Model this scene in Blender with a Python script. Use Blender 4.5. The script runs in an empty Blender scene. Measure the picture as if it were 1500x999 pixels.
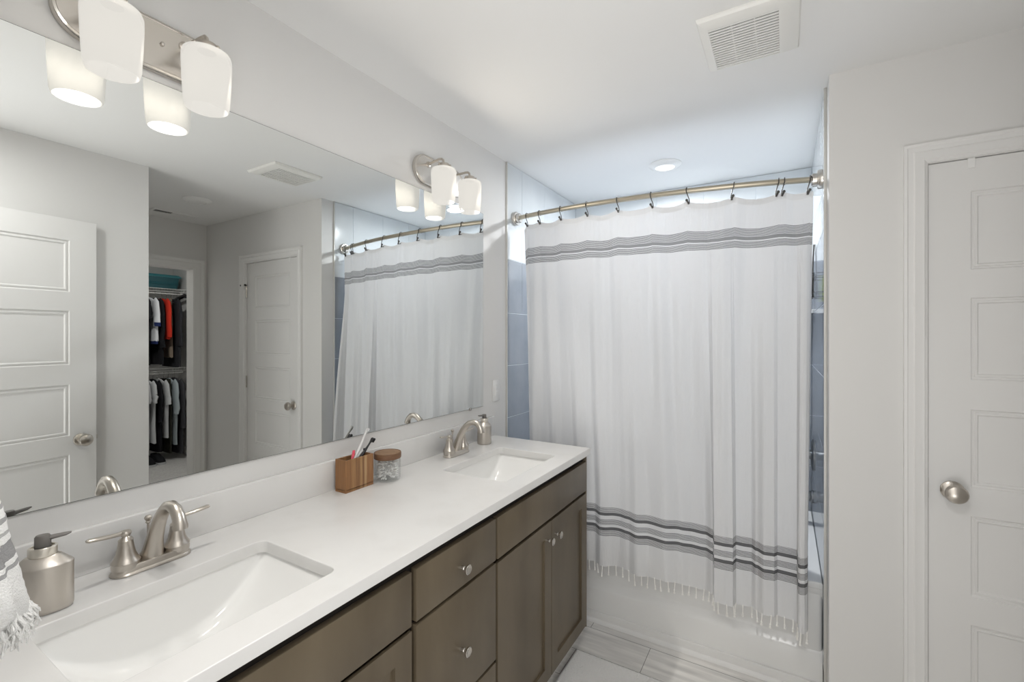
import bpy, bmesh, math, random
from math import pi, sin, cos, tan, radians as R
from mathutils import Vector, Matrix, noise

random.seed(7)
S = bpy.context.scene
C = S.collection

# ------------------------------------------------------------------ camera, world, light, exposure
cam = bpy.data.objects.new('camera', bpy.data.cameras.new('camera'))
C.objects.link(cam)
cam.location = (1.3839, 0.0, 1.4205)
cam.rotation_euler = (R(90), 0, R(30.9385))
cam.data.sensor_width = 36
cam.data.lens = 666.99 / 1500 * 36
cam.data.shift_y = -7.6 / 1500
cam.data.clip_start = 0.01
S.camera = cam

S.view_settings.view_transform = 'Standard'
S.view_settings.look = 'None'
S.view_settings.gamma = 1
S.view_settings.use_curve_mapping = False
S.view_settings.exposure = 0.46
S.cycles.use_denoising = True
S.cycles.max_bounces = 14
S.cycles.transparent_max_bounces = 16
S.cycles.diffuse_bounces = 8
S.cycles.caustics_reflective = False
S.cycles.caustics_refractive = False
S.cycles.sample_clamp_indirect = 6

W = bpy.data.worlds.new('world')
S.world = W
W.use_nodes = True
W.node_tree.nodes['Background'].inputs[0].default_value = (1.0, 0.985, 0.96, 1)
W.node_tree.nodes['Background'].inputs[1].default_value = 1.1


H = 2.4263
ZF = -0.097


def area(name, loc, rot, sx, sy, power, col, shape='RECTANGLE', spread=180):
    l = bpy.data.lights.new(name, 'AREA')
    l.shape = shape
    l.size = sx
    l.size_y = sy
    l.energy = power
    l.color = col
    l.spread = R(spread)
    o = bpy.data.objects.new(name, l)
    o.location = loc
    o.rotation_euler = rot
    C.objects.link(o)
    return o


# added fill light outside the doorway, behind the camera; no window is there
area('doorway_fill', (1.30, -1.6, 1.45), (R(90), 0, 0), 2.0, 1.9, 3, (1.0, 0.985, 0.965))
# added upward fill outside the doorway, to brighten the bathroom ceiling
area('doorway_up_fill', (1.72, -0.95, ZF + 0.06), (R(165), 0, 0), 1.3, 1.2, 23, (1.0, 0.992, 0.978), spread=150)
# the flush disc lamp above the tub, then two added lamps out of view
area('tub_lamp_light', (0.78, 2.755, H - 0.05), (0, 0, 0), 0.12, 0.12, 15, (0.94, 0.97, 1.0), 'DISK')
area('entry_fill_light', (1.36, 0.33, H - 0.05), (0, 0, 0), 0.12, 0.12, 5.5, (1.0, 0.99, 0.97), 'DISK')  # added unseen lamp, lifts the floor, mat and cabinet fronts
area('closet_fill_light', (4.15, 1.95, H - 0.05), (0, 0, 0), 0.12, 0.12, 11, (1.0, 0.98, 0.95), 'DISK')  # added unseen lamp, brightens the hanging clothes
SHADE_POWER = 6.2
SHADE_COL = (1.0, 0.96, 0.90)
SHADE_EMIT = 0.54

# ------------------------------------------------------------------ materials
MATS = {}


def mat(name, col, rough=0.5, metal=0.0, spec=0.5, emit=None, estr=0, bump=None, trans=0, var=None, coat=0, ior=1.45):
    m = bpy.data.materials.new(name)
    m.use_nodes = True
    nt = m.node_tree
    b = nt.nodes['Principled BSDF']
    b.inputs['Base Color'].default_value = (*col, 1)
    b.inputs['Roughness'].default_value = rough
    b.inputs['Metallic'].default_value = metal
    b.inputs['Specular IOR Level'].default_value = spec
    b.inputs['IOR'].default_value = ior
    b.inputs['Coat Weight'].default_value = coat
    b.inputs['Transmission Weight'].default_value = trans
    if emit:
        b.inputs['Emission Color'].default_value = (*emit, 1)
        b.inputs['Emission Strength'].default_value = estr
    if bump or var:
        tc = nt.nodes.new('ShaderNodeTexCoord')
    if bump:                                   # (scale vector, strength, distance)
        mp = nt.nodes.new('ShaderNodeMapping')
        mp.inputs['Scale'].default_value = bump[0]
        nz = nt.nodes.new('ShaderNodeTexNoise')
        nz.inputs['Scale'].default_value = 1
        nz.inputs['Detail'].default_value = 4
        bp = nt.nodes.new('ShaderNodeBump')
        bp.inputs['Strength'].default_value = bump[1]
        bp.inputs['Distance'].default_value = bump[2]
        nt.links.new(tc.outputs['Object'], mp.inputs[0])
        nt.links.new(mp.outputs[0], nz.inputs['Vector'])
        nt.links.new(nz.outputs['Fac'], bp.inputs['Height'])
        nt.links.new(bp.outputs[0], b.inputs['Normal'])
    if var:                                    # (scale vector, colour 2, low, high)
        mp = nt.nodes.new('ShaderNodeMapping')
        mp.inputs['Scale'].default_value = var[0]
        nz = nt.nodes.new('ShaderNodeTexNoise')
        nz.inputs['Scale'].default_value = 1
        nz.inputs['Detail'].default_value = 5
        rp = nt.nodes.new('ShaderNodeValToRGB')
        rp.color_ramp.elements[0].position = var[2]
        rp.color_ramp.elements[0].color = (*col, 1)
        rp.color_ramp.elements[1].position = var[3]
        rp.color_ramp.elements[1].color = (*var[1], 1)
        nt.links.new(tc.outputs['Object'], mp.inputs[0])
        nt.links.new(mp.outputs[0], nz.inputs['Vector'])
        nt.links.new(nz.outputs['Fac'], rp.inputs[0])
        nt.links.new(rp.outputs[0], b.inputs['Base Color'])
    MATS[name] = m
    return m


paint = mat('wall_paint', (0.735, 0.73, 0.72), 0.75, spec=0.25, bump=((180, 180, 180), 0.05, 0.001))
ceil_paint = mat('ceiling_paint', (0.83, 0.83, 0.825), 0.85, spec=0.2)
trim_paint = mat('trim_paint', (0.80, 0.795, 0.785), 0.4)
door_paint = mat('door_paint', (0.78, 0.775, 0.765), 0.42)
quartz = mat('white_quartz', (0.74, 0.735, 0.725), 0.2, var=((9, 9, 9), (0.705, 0.698, 0.687), 0.5, 0.75))
porcelain = mat('porcelain', (0.84, 0.84, 0.83), 0.1, coat=0.3)
acrylic = mat('tub_acrylic', (0.82, 0.82, 0.81), 0.2)
nickel = mat('brushed_nickel', (0.56, 0.52, 0.47), 0.3, 1.0, bump=((20, 20, 900), 0.04, 0.001))
chrome = mat('satin_nickel', (0.62, 0.59, 0.55), 0.24, 1.0)
steel = mat('brushed_steel', (0.60, 0.56, 0.51), 0.38, 1.0, bump=((15, 15, 700), 0.06, 0.001))
dark_metal = mat('dark_bronze', (0.09, 0.085, 0.08), 0.38, 0.7)
rod_metal = mat('rod_nickel', (0.50, 0.45, 0.36), 0.36, 1.0)
gun_grey = mat('pump_grey_plastic', (0.17, 0.16, 0.15), 0.45)
collar_mat = mat('pump_collar_metal', (0.75, 0.71, 0.64), 0.3, 1.0)
black_plastic = mat('black_plastic', (0.02, 0.02, 0.022), 0.35)
white_plastic = mat('white_plastic', (0.82, 0.82, 0.81), 0.35)
pink_plastic = mat('pink_plastic', (0.75, 0.10, 0.15), 0.35)
slot_dark = mat('dark_void', (0.03, 0.03, 0.03), 0.9)
fan_plastic = mat('fan_plastic', (0.80, 0.795, 0.77), 0.45)
grout = mat('grout', (0.62, 0.66, 0.70), 0.9)
carpet = mat('closet_carpet', (0.42, 0.41, 0.40), 1.0, bump=((300, 300, 300), 0.5, 0.004), var=((60, 60, 60), (0.52, 0.51, 0.50), 0.35, 0.7))
rug_mat = mat('bath_mat_pile', (0.90, 0.895, 0.88), 1.0, bump=((260, 260, 260), 0.9, 0.006))
terry = mat('terry_cloth', (0.82, 0.82, 0.81), 1.0, bump=((420, 420, 420), 0.7, 0.003))
terry_grey = mat('terry_grey_stripe', (0.82, 0.82, 0.81), 1.0, bump=((420, 420, 420), 0.7, 0.003))
cotton = mat('cotton_swab_cotton', (0.86, 0.86, 0.85), 0.9)
thread = mat('tassel_cotton', (0.90, 0.89, 0.86), 0.95)
teal = mat('teal_plastic', (0.02, 0.10, 0.12), 0.3)
teal_lid = mat('teal_lid_plastic', (0.05, 0.23, 0.26), 0.35)
wire_white = mat('white_coated_wire', (0.75, 0.75, 0.73), 0.4)
yellow_green = mat('yellow_green_plastic', (0.45, 0.55, 0.06), 0.35)
mirror_mat = mat('mirror_silver', (0.77, 0.785, 0.775), 0.0, 1.0)
mirror_edge = mat('mirror_edge', (0.12, 0.13, 0.13), 0.2, 0.6)


def m_glow(name, col, strength):
    m = bpy.data.materials.new(name)
    m.use_nodes = True
    b = m.node_tree.nodes['Principled BSDF']
    b.inputs['Base Color'].default_value = (0.04, 0.04, 0.04, 1)
    b.inputs['Roughness'].default_value = 0.3
    b.inputs['Emission Color'].default_value = (*col, 1)
    b.inputs['Emission Strength'].default_value = strength
    return m


def m_shade():
    m = m_glow('lit_frosted_glass', (1.0, 0.975, 0.92), SHADE_EMIT)
    nt = m.node_tree
    t = nt.nodes.new('ShaderNodeBsdfTransparent')
    t.inputs[0].default_value = (1.0, 0.97, 0.92, 1)
    nt.nodes['Principled BSDF'].inputs['Specular IOR Level'].default_value = 0.0
    mx = nt.nodes.new('ShaderNodeMixShader')
    mx.inputs[0].default_value = 0.30
    nt.links.new(nt.nodes['Principled BSDF'].outputs[0], mx.inputs[1])
    nt.links.new(t.outputs[0], mx.inputs[2])
    nt.links.new(mx.outputs[0], nt.nodes['Material Output'].inputs[0])
    return m


shade_glass = m_shade()
disc_cool = m_glow('lit_disc_cool', (0.93, 0.97, 1.0), 1.0)
disc_dim = m_glow('lit_disc_dim', (1.0, 0.98, 0.95), 0.35)


def m_wood_stain():
    m = mat('grey_brown_stained_wood', (0.088, 0.068, 0.043), 0.36, var=((6, 6, 1.6), (0.150, 0.120, 0.080), 0.3, 0.75))
    return m


stain = m_wood_stain()
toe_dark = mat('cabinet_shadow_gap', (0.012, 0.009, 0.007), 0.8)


def m_acacia():
    m = bpy.data.materials.new('acacia_strips')
    m.use_nodes = True
    nt = m.node_tree
    b = nt.nodes['Principled BSDF']
    b.inputs['Roughness'].default_value = 0.5
    tc = nt.nodes.new('ShaderNodeTexCoord')
    sx = nt.nodes.new('ShaderNodeSeparateXYZ')
    nt.links.new(tc.outputs['Object'], sx.inputs[0])
    a = nt.nodes.new('ShaderNodeMath'); a.operation = 'MULTIPLY_ADD'
    a.inputs[1].default_value = 8.1; a.inputs[2].default_value = 0.5
    nt.links.new(sx.outputs['Y'], a.inputs[0])
    rp = nt.nodes.new('ShaderNodeValToRGB')
    rp.color_ramp.interpolation = 'CONSTANT'
    cols = [(0.0, (0.30, 0.15, 0.06)), (0.2, (0.36, 0.20, 0.085)), (0.34, (0.27, 0.14, 0.06)), (0.5, (0.40, 0.24, 0.11)),
            (0.58, (0.25, 0.13, 0.06)), (0.66, (0.50, 0.33, 0.17)), (0.74, (0.33, 0.17, 0.075))]
    e = rp.color_ramp.elements
    e[0].position = 0; e[0].color = (*cols[0][1], 1)
    e[1].position = cols[1][0]; e[1].color = (*cols[1][1], 1)
    for p, c in cols[2:]:
        k = e.new(p); k.color = (*c, 1)
    nt.links.new(a.outputs[0], rp.inputs[0])
    mp = nt.nodes.new('ShaderNodeMapping'); mp.inputs['Scale'].default_value = (220, 220, 9)
    nz = nt.nodes.new('ShaderNodeTexNoise'); nz.inputs['Scale'].default_value = 1; nz.inputs['Detail'].default_value = 4
    nt.links.new(tc.outputs['Object'], mp.inputs[0]); nt.links.new(mp.outputs[0], nz.inputs['Vector'])
    mx = nt.nodes.new('ShaderNodeMix'); mx.data_type = 'RGBA'; mx.blend_type = 'MULTIPLY'
    mx.inputs['Factor'].default_value = 0.6
    r2 = nt.nodes.new('ShaderNodeValToRGB')
    r2.color_ramp.elements[0].position = 0.3; r2.color_ramp.elements[0].color = (0.55, 0.5, 0.45, 1)
    r2.color_ramp.elements[1].position = 0.7; r2.color_ramp.elements[1].color = (1.15, 1.1, 1.05, 1)
    nt.links.new(nz.outputs['Fac'], r2.inputs[0])
    nt.links.new(rp.outputs[0], mx.inputs[6]); nt.links.new(r2.outputs[0], mx.inputs[7])
    nt.links.new(mx.outputs[2], b.inputs['Base Color'])
    return m


acacia = m_acacia()
lid_wood = mat('lid_wood', (0.24, 0.135, 0.07), 0.5, var=((25, 160, 25), (0.36, 0.22, 0.125), 0.35, 0.7))
lid_rim = mat('lid_rim_wood', (0.15, 0.075, 0.04), 0.5, var=((40, 40, 300), (0.22, 0.12, 0.065), 0.35, 0.7))

tile_pale = mat('pale_tile', (0.66, 0.69, 0.71), 0.14, coat=0.25, var=((6, 6, 5), (0.70, 0.73, 0.745), 0.35, 0.72))
tile_mat = mat('blue_grey_tile', (0.225, 0.247, 0.278), 0.16, coat=0.25, var=((6, 6, 5), (0.28, 0.30, 0.33), 0.35, 0.72))


def m_clear(name, rough=0.02, col=(1, 1, 1)):
    m = bpy.data.materials.new(name)
    m.use_nodes = True
    nt = m.node_tree
    nt.nodes.clear()
    out = nt.nodes.new('ShaderNodeOutputMaterial')
    t = nt.nodes.new('ShaderNodeBsdfTransparent'); t.inputs[0].default_value = (*col, 1)
    g = nt.nodes.new('ShaderNodeBsdfGlossy'); g.inputs['Roughness'].default_value = rough
    lw = nt.nodes.new('ShaderNodeLayerWeight'); lw.inputs['Blend'].default_value = 0.22
    f = nt.nodes.new('ShaderNodeMath'); f.operation = 'MULTIPLY'; f.inputs[1].default_value = 0.45
    nt.links.new(lw.outputs['Facing'], f.inputs[0])
    mx = nt.nodes.new('ShaderNodeMixShader')
    nt.links.new(f.outputs[0], mx.inputs[0]); nt.links.new(t.outputs[0], mx.inputs[1]); nt.links.new(g.outputs[0], mx.inputs[2])
    nt.links.new(mx.outputs[0], out.inputs[0])
    return m


jar_glass = m_clear('clear_jar_glass', 0.03, (0.985, 0.99, 0.99))


def stripes_ramp(nt, fac_socket, stops, lo, hi, base, grey):
    """constant colour bands over a cloth's own length coordinate: stops = [(start, end, dark 0..1)]"""
    n = nt.nodes
    total = None
    for a, b, d in stops:
        g1 = n.new('ShaderNodeMath'); g1.operation = 'GREATER_THAN'; g1.inputs[1].default_value = a
        g2 = n.new('ShaderNodeMath'); g2.operation = 'LESS_THAN'; g2.inputs[1].default_value = b
        nt.links.new(fac_socket, g1.inputs[0]); nt.links.new(fac_socket, g2.inputs[0])
        mu = n.new('ShaderNodeMath'); mu.operation = 'MULTIPLY'
        nt.links.new(g1.outputs[0], mu.inputs[0]); nt.links.new(g2.outputs[0], mu.inputs[1])
        src = mu.outputs[0]
        if isinstance(d, tuple):               # fine lines: (pitch, fill, darkness)
            fr = n.new('ShaderNodeMath'); fr.operation = 'MODULO'; fr.inputs[1].default_value = d[0]
            su = n.new('ShaderNodeMath'); su.operation = 'SUBTRACT'; su.inputs[1].default_value = a
            nt.links.new(fac_socket, su.inputs[0]); nt.links.new(su.outputs[0], fr.inputs[0])
            lt = n.new('ShaderNodeMath'); lt.operation = 'LESS_THAN'; lt.inputs[1].default_value = d[0] * d[1]
            nt.links.new(fr.outputs[0], lt.inputs[0])
            m2 = n.new('ShaderNodeMath'); m2.operation = 'MULTIPLY'
            nt.links.new(src, m2.inputs[0]); nt.links.new(lt.outputs[0], m2.inputs[1])
            src = m2.outputs[0]
            dd = d[2]
        else:
            dd = d
        sc = n.new('ShaderNodeMath'); sc.operation = 'MULTIPLY'; sc.inputs[1].default_value = dd
        nt.links.new(src, sc.inputs[0])
        if total is None:
            total = sc.outputs[0]
        else:
            ad = n.new('ShaderNodeMath'); ad.operation = 'ADD'
            nt.links.new(total, ad.inputs[0]); nt.links.new(sc.outputs[0], ad.inputs[1])
            total = ad.outputs[0]
    mx = n.new('ShaderNodeMix'); mx.data_type = 'RGBA'
    mx.inputs[6].default_value = (*base, 1); mx.inputs[7].default_value = (*grey, 1)
    nt.links.new(total, mx.inputs[0])
    return mx.outputs[2]


def m_curtain():
    m = bpy.data.materials.new('striped_curtain_cotton')
    m.use_nodes = True
    nt = m.node_tree
    b = nt.nodes['Principled BSDF']
    out = nt.nodes['Material Output']
    b.inputs['Roughness'].default_value = 0.95
    b.inputs['Specular IOR Level'].default_value = 0.1
    uv = nt.nodes.new('ShaderNodeUVMap'); uv.uv_map = 'UVMap'
    sp = nt.nodes.new('ShaderNodeSeparateXYZ')
    nt.links.new(uv.outputs[0], sp.inputs[0])
    L = 0.0051
    LB = 0.0055
    st = [(1.886, 1.9205, (L, 0.55, 0.92)), (1.868, 1.8835, 0.72), (1.8335, 1.864, (L, 0.55, 0.92)),
          (0.5255, 0.5545, (LB, 0.55, 0.85)), (0.5125, 0.5255, 0.95), (0.467, 0.494, (LB, 0.55, 0.85)), (0.438, 0.453, 0.95), (0.409, 0.438, (LB, 0.55, 0.85)),
          (2.026, 2.2, 0.07)]
    col = stripes_ramp(nt, sp.outputs['Y'], st, 0, 1, (0.79, 0.795, 0.805), (0.13, 0.13, 0.135))
    nt.links.new(col, b.inputs['Base Color'])
    mp = nt.nodes.new('ShaderNodeMapping'); mp.inputs['Scale'].default_value = (150, 14, 1)
    nt.links.new(uv.outputs[0], mp.inputs[0])
    nz = nt.nodes.new('ShaderNodeTexNoise'); nz.inputs['Scale'].default_value = 1; nz.inputs['Detail'].default_value = 6
    nt.links.new(mp.outputs[0], nz.inputs['Vector'])
    bp = nt.nodes.new('ShaderNodeBump'); bp.inputs['Strength'].default_value = 0.35; bp.inputs['Distance'].default_value = 0.004
    nt.links.new(nz.outputs['Fac'], bp.inputs['Height'])
    nt.links.new(bp.outputs[0], b.inputs['Normal'])
    t = nt.nodes.new('ShaderNodeBsdfTranslucent')
    nt.links.new(col, t.inputs[0]); nt.links.new(bp.outputs[0], t.inputs[1])
    mx = nt.nodes.new('ShaderNodeMixShader')
    hm = nt.nodes.new('ShaderNodeMath'); hm.operation = 'LESS_THAN'; hm.inputs[1].default_value = 2.026      # the folded heading is double cloth
    nt.links.new(sp.outputs['Y'], hm.inputs[0])
    hk = nt.nodes.new('ShaderNodeMath'); hk.operation = 'MULTIPLY_ADD'; hk.inputs[1].default_value = 0.12; hk.inputs[2].default_value = 0.07
    nt.links.new(hm.outputs[0], hk.inputs[0]); nt.links.new(hk.outputs[0], mx.inputs[0])
    nt.links.new(b.outputs[0], mx.inputs[1]); nt.links.new(t.outputs[0], mx.inputs[2])
    nt.links.new(mx.outputs[0], out.inputs[0])
    return m


curtain_mat = m_curtain()


def m_liner():
    m = bpy.data.materials.new('white_vinyl_liner')
    m.use_nodes = True
    nt = m.node_tree
    b = nt.nodes['Principled BSDF']
    b.inputs['Base Color'].default_value = (0.82, 0.84, 0.87, 1); b.inputs['Roughness'].default_value = 0.4
    t = nt.nodes.new('ShaderNodeBsdfTranslucent'); t.inputs[0].default_value = (0.86, 0.89, 0.94, 1)
    mx = nt.nodes.new('ShaderNodeMixShader'); mx.inputs[0].default_value = 0.6
    nt.links.new(b.outputs[0], mx.inputs[1]); nt.links.new(t.outputs[0], mx.inputs[2])
    nt.links.new(mx.outputs[0], nt.nodes['Material Output'].inputs[0])
    return m


liner_mat = m_liner()


def m_towel():
    m = terry_grey
    nt = m.node_tree
    b = nt.nodes['Principled BSDF']
    uv = nt.nodes.new('ShaderNodeUVMap'); uv.uv_map = 'UVMap'
    sp = nt.nodes.new('ShaderNodeSeparateXYZ')
    nt.links.new(uv.outputs[0], sp.inputs[0])
    st = [(0.128, 0.134, 0.8), (0.104, 0.122, 0.85), (0.090, 0.095, 0.7), (0.074, 0.080, 0.75), (0.060, 0.064, 0.6), (0.033, 0.052, 0.85), (0.022, 0.027, 0.75)]
    st = [(a + 0.045, c + 0.045, d) for a, c, d in st]
    col = stripes_ramp(nt, sp.outputs['Y'], st, 0, 1, (0.80, 0.80, 0.79), (0.2, 0.2, 0.205))
    nt.links.new(col, b.inputs['Base Color'])
    return m


towel_mat = m_towel()


def m_plank():
    m = bpy.data.materials.new('grey_wood_plank_floor')
    m.use_nodes = True
    nt = m.node_tree
    b = nt.nodes['Principled BSDF']
    b.inputs['Roughness'].default_value = 0.45
    tc = nt.nodes.new('ShaderNodeTexCoord')
    mp = nt.nodes.new('ShaderNodeMapping')
    mp.inputs['Location'].default_value = (-0.824 + 1.22 * 3 + 1.22, -2.243 + 0.19 * 14, 0)
    nt.links.new(tc.outputs['Object'], mp.inputs[0])
    br = nt.nodes.new('ShaderNodeTexBrick')
    br.offset = 0.252; br.squash = 1; br.offset_frequency = 2
    br.inputs['Scale'].default_value = 1.0
    br.inputs['Brick Width'].default_value = 1.22
    br.inputs['Row Height'].default_value = 0.19
    br.inputs['Mortar Size'].default_value = 0.0014
    br.inputs['Mortar Smooth'].default_value = 0.0
    br.inputs['Bias'].default_value = 0
    br.inputs['Color1'].default_value = (0.74, 0.725, 0.70, 1)
    br.inputs['Color2'].default_value = (0.82, 0.805, 0.78, 1)
    br.inputs['Mortar'].default_value = (0.24, 0.23, 0.22, 1)
    nt.links.new(mp.outputs[0], br.inputs['Vector'])
    m2 = nt.nodes.new('ShaderNodeMapping'); m2.inputs['Scale'].default_value = (3.5, 28, 1)
    nt.links.new(tc.outputs['Object'], m2.inputs[0])
    nz = nt.nodes.new('ShaderNodeTexNoise'); nz.inputs['Scale'].default_value = 1; nz.inputs['Detail'].default_value = 6
    nt.links.new(m2.outputs[0], nz.inputs['Vector'])
    rp = nt.nodes.new('ShaderNodeValToRGB')
    rp.color_ramp.elements[0].position = 0.3; rp.color_ramp.elements[0].color = (0.74, 0.74, 0.74, 1)
    rp.color_ramp.elements[1].position = 0.7; rp.color_ramp.elements[1].color = (1.1, 1.1, 1.1, 1)
    nt.links.new(nz.outputs['Fac'], rp.inputs[0])
    mx = nt.nodes.new('ShaderNodeMix'); mx.data_type = 'RGBA'; mx.blend_type = 'MULTIPLY'; mx.inputs[0].default_value = 1
    nt.links.new(br.outputs['Color'], mx.inputs[6]); nt.links.new(rp.outputs[0], mx.inputs[7])
    nt.links.new(mx.outputs[2], b.inputs['Base Color'])
    return m


plank = m_plank()


def cloth(name, col, bump=0.4):
    return mat(name, col, 1.0, spec=0.1, bump=((60, 60, 18), bump, 0.01))


# ------------------------------------------------------------------ mesh helpers
class MB:
    def __init__(self):
        self.bm = bmesh.new()

    def box(self, lo, hi, bevel=0.0, seg=2, M=None):
        b2 = bmesh.new()
        bmesh.ops.create_cube(b2, size=1)
        for v in b2.verts:
            v.co = Vector([(lo[i] + hi[i]) / 2 + v.co[i] * (hi[i] - lo[i]) for i in range(3)])
        if bevel > 0:
            bmesh.ops.bevel(b2, geom=b2.edges[:], offset=bevel, segments=seg, profile=0.5, affect='EDGES')
        self.add(b2, M)
        return self

    def add(self, b2, M=None):
        if M is not None:
            bmesh.ops.transform(b2, matrix=M, verts=b2.verts[:])
        me = bpy.data.meshes.new('t')
        b2.to_mesh(me)
        b2.free()
        self.bm.from_mesh(me)
        bpy.data.meshes.remove(me)

    def quad(self, *ps):
        self.bm.faces.new([self.bm.verts.new(p) for p in ps])

    def loft(self, rings, cap0=True, cap1=True, closed=True):
        vs = [[self.bm.verts.new(p) for p in r] for r in rings]
        n = len(vs[0])
        for a, b in zip(vs, vs[1:]):
            for i in range(n if closed else n - 1):
                j = (i + 1) % n
                try:
                    self.bm.faces.new((a[i], a[j], b[j], b[i]))
                except ValueError:
                    pass
        if cap0:
            self.bm.faces.new(vs[0][::-1])
        if cap1:
            self.bm.faces.new(vs[-1])
        return self

    def lathe(self, prof, c=(0, 0, 0), n=32, axis='z', cap0=True, cap1=True, sx=1, sy=1, rot=0):
        rings = []
        for r, h in prof:
            ring = []
            for k in range(n):
                a = 2 * pi * k / n
                x, y = r * cos(a) * sx, r * sin(a) * sy
                if rot:
                    x, y = x * cos(rot) - y * sin(rot), x * sin(rot) + y * cos(rot)
                if axis == 'z':
                    p = (x, y, h)
                elif axis == 'x':
                    p = (h, x, y)
                else:
                    p = (y, h, x)
                ring.append(Vector(p) + Vector(c))
            rings.append(ring)
        return self.loft(rings, cap0, cap1)

    def tube(self, path, rad, n=12, flat=1.0, up=Vector((0, 0, 1)), cap=True):
        pts = [Vector(p) for p in path]
        if not isinstance(rad, (list, tuple)):
            rad = [rad] * len(pts)
        rings = []
        pu = None
        for i, p in enumerate(pts):
            t = (pts[min(i + 1, len(pts) - 1)] - pts[max(i - 1, 0)]).normalized()
            if pu is None:
                u = up - up.dot(t) * t
                if u.length < 1e-3:
                    u = Vector((1, 0, 0)) - t.x * t
            else:
                u = pu - pu.dot(t) * t
            u.normalize()
            pu = u
            w = t.cross(u)
            r = rad[i]
            rf = r if not isinstance(r, tuple) else r[0]
            rw = r * flat if not isinstance(r, tuple) else r[1]
            rings.append([p + u * rf * cos(2 * pi * k / n) + w * rw * sin(2 * pi * k / n) for k in range(n)])
        return self.loft(rings, cap, cap)

    def sphere(self, c, r, n=16, sc=(1, 1, 1)):
        b2 = bmesh.new()
        bmesh.ops.create_uvsphere(b2, u_segments=n, v_segments=max(6, n // 2), radius=r)
        self.add(b2, Matrix.Translation(Vector(c)) @ Matrix.Diagonal((*sc, 1)))
        return self

    def build(self, name, m, parent=None, smooth=35, loc=None):
        bmesh.ops.recalc_face_normals(self.bm, faces=self.bm.faces[:])
        me = bpy.data.meshes.new(name)
        self.bm.to_mesh(me)
        self.bm.free()
        if isinstance(m, (list, tuple)):
            for k in m:
                me.materials.append(k)
        else:
            me.materials.append(m)
        if smooth:
            me.shade_smooth()
            me.set_sharp_from_angle(angle=R(smooth))
        o = bpy.data.objects.new(name, me)
        C.objects.link(o)
        if parent:
            o.parent = parent
        if loc:
            o.location = loc
        return o


def tag(o, label, cat, group=None, kind=None):
    o['label'] = label
    o['category'] = cat
    if group:
        o['group'] = group
    if kind:
        o['kind'] = kind
    return o


def thing(name, label, cat, loc=(0, 0, 0), group=None, rotz=0):
    o = bpy.data.objects.new(name, None)
    o.empty_display_size = 0.02
    C.objects.link(o)
    o.location = loc
    o.rotation_euler = (0, 0, rotz)
    return tag(o, label, cat, group)


def struct(name, mb, m, parent=None, smooth=30):
    o = mb.build(name, m, parent, smooth)
    if not parent:
        o['kind'] = 'structure'
    return o


def copy_tree(o, parent=None):
    c = o.copy()
    C.objects.link(c)
    if parent:
        c.parent = parent
    for ch in list(o.children):
        copy_tree(ch, c)
    return c


def rrect(cx, cy, hx, hy, r, n=6):
    """rounded rectangle outline, counter-clockwise"""
    out = []
    for sx, sy, a0 in ((1, 1, 0), (-1, 1, 90), (-1, -1, 180), (1, -1, 270)):
        for k in range(n + 1):
            a = R(a0 + 90 * k / n)
            out.append((cx + sx * (hx - r) + r * cos(a), cy + sy * (hy - r) + r * sin(a)))
    return out


def slab_with_holes(outer, holes, z0, z1, bevel=0.0):
    """bmesh of a flat slab with cut-outs"""
    cu = bpy.data.curves.new('c', 'CURVE')
    cu.dimensions = '2D'
    cu.fill_mode = 'BOTH'
    cu.extrude = (z1 - z0) / 2 - bevel
    cu.bevel_depth = bevel
    cu.bevel_resolution = 2
    cu.offset = -bevel
    for pts in [outer] + holes:
        s = cu.splines.new('POLY')
        s.points.add(len(pts) - 1)
        for p, q in zip(s.points, pts):
            p.co = (q[0], q[1], 0, 1)
        s.use_cyclic_u = True
    o = bpy.data.objects.new('c', cu)
    C.objects.link(o)
    dg = bpy.context.evaluated_depsgraph_get()
    me = bpy.data.meshes.new_from_object(o.evaluated_get(dg))
    bpy.data.objects.remove(o)
    mb = MB()
    mb.bm.from_mesh(me)
    bpy.data.meshes.remove(me)
    bmesh.ops.translate(mb.bm, vec=(0, 0, (z0 + z1) / 2), verts=mb.bm.verts[:])
    return mb


def panel_face(mb, P, w, h, rects, loops):
    """front face of a door: P(u, v, d) -> point; rects sit one above another with the same left/right; loops = [(inset, depth)]"""
    rects = sorted(rects, key=lambda q: q[1])
    l, r = rects[0][0], rects[0][2]
    mb.quad(P(0, 0, 0), P(l, 0, 0), P(l, h, 0), P(0, h, 0))
    mb.quad(P(r, 0, 0), P(w, 0, 0), P(w, h, 0), P(r, h, 0))
    v = 0
    for q in rects + [(l, h, r, h)]:
        mb.quad(P(l, v, 0), P(r, v, 0), P(r, q[1], 0), P(l, q[1], 0))
        v = q[3]
    for q in rects:
        prev = None
        for ins, d in [(0, 0)] + loops:
            ring = [P(q[0] + ins, q[1] + ins, d), P(q[2] - ins, q[1] + ins, d), P(q[2] - ins, q[3] - ins, d), P(q[0] + ins, q[3] - ins, d)]
            if prev:
                for k in range(4):
                    mb.quad(prev[k], prev[(k + 1) % 4], ring[(k + 1) % 4], ring[k])
            prev = ring
        mb.quad(*prev)


# ------------------------------------------------------------------ the room
XA = 1.53      # right wall of the tub alcove
YD = 2.137     # wall with the narrow door
YT = 2.244     # where the tile starts
YB = 3.25      # back of the alcove
XN, YN = 1.877, 1.213
XF = 3.164
XB = 5.56      # closet back
YC = 2.86      # closet side

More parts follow.
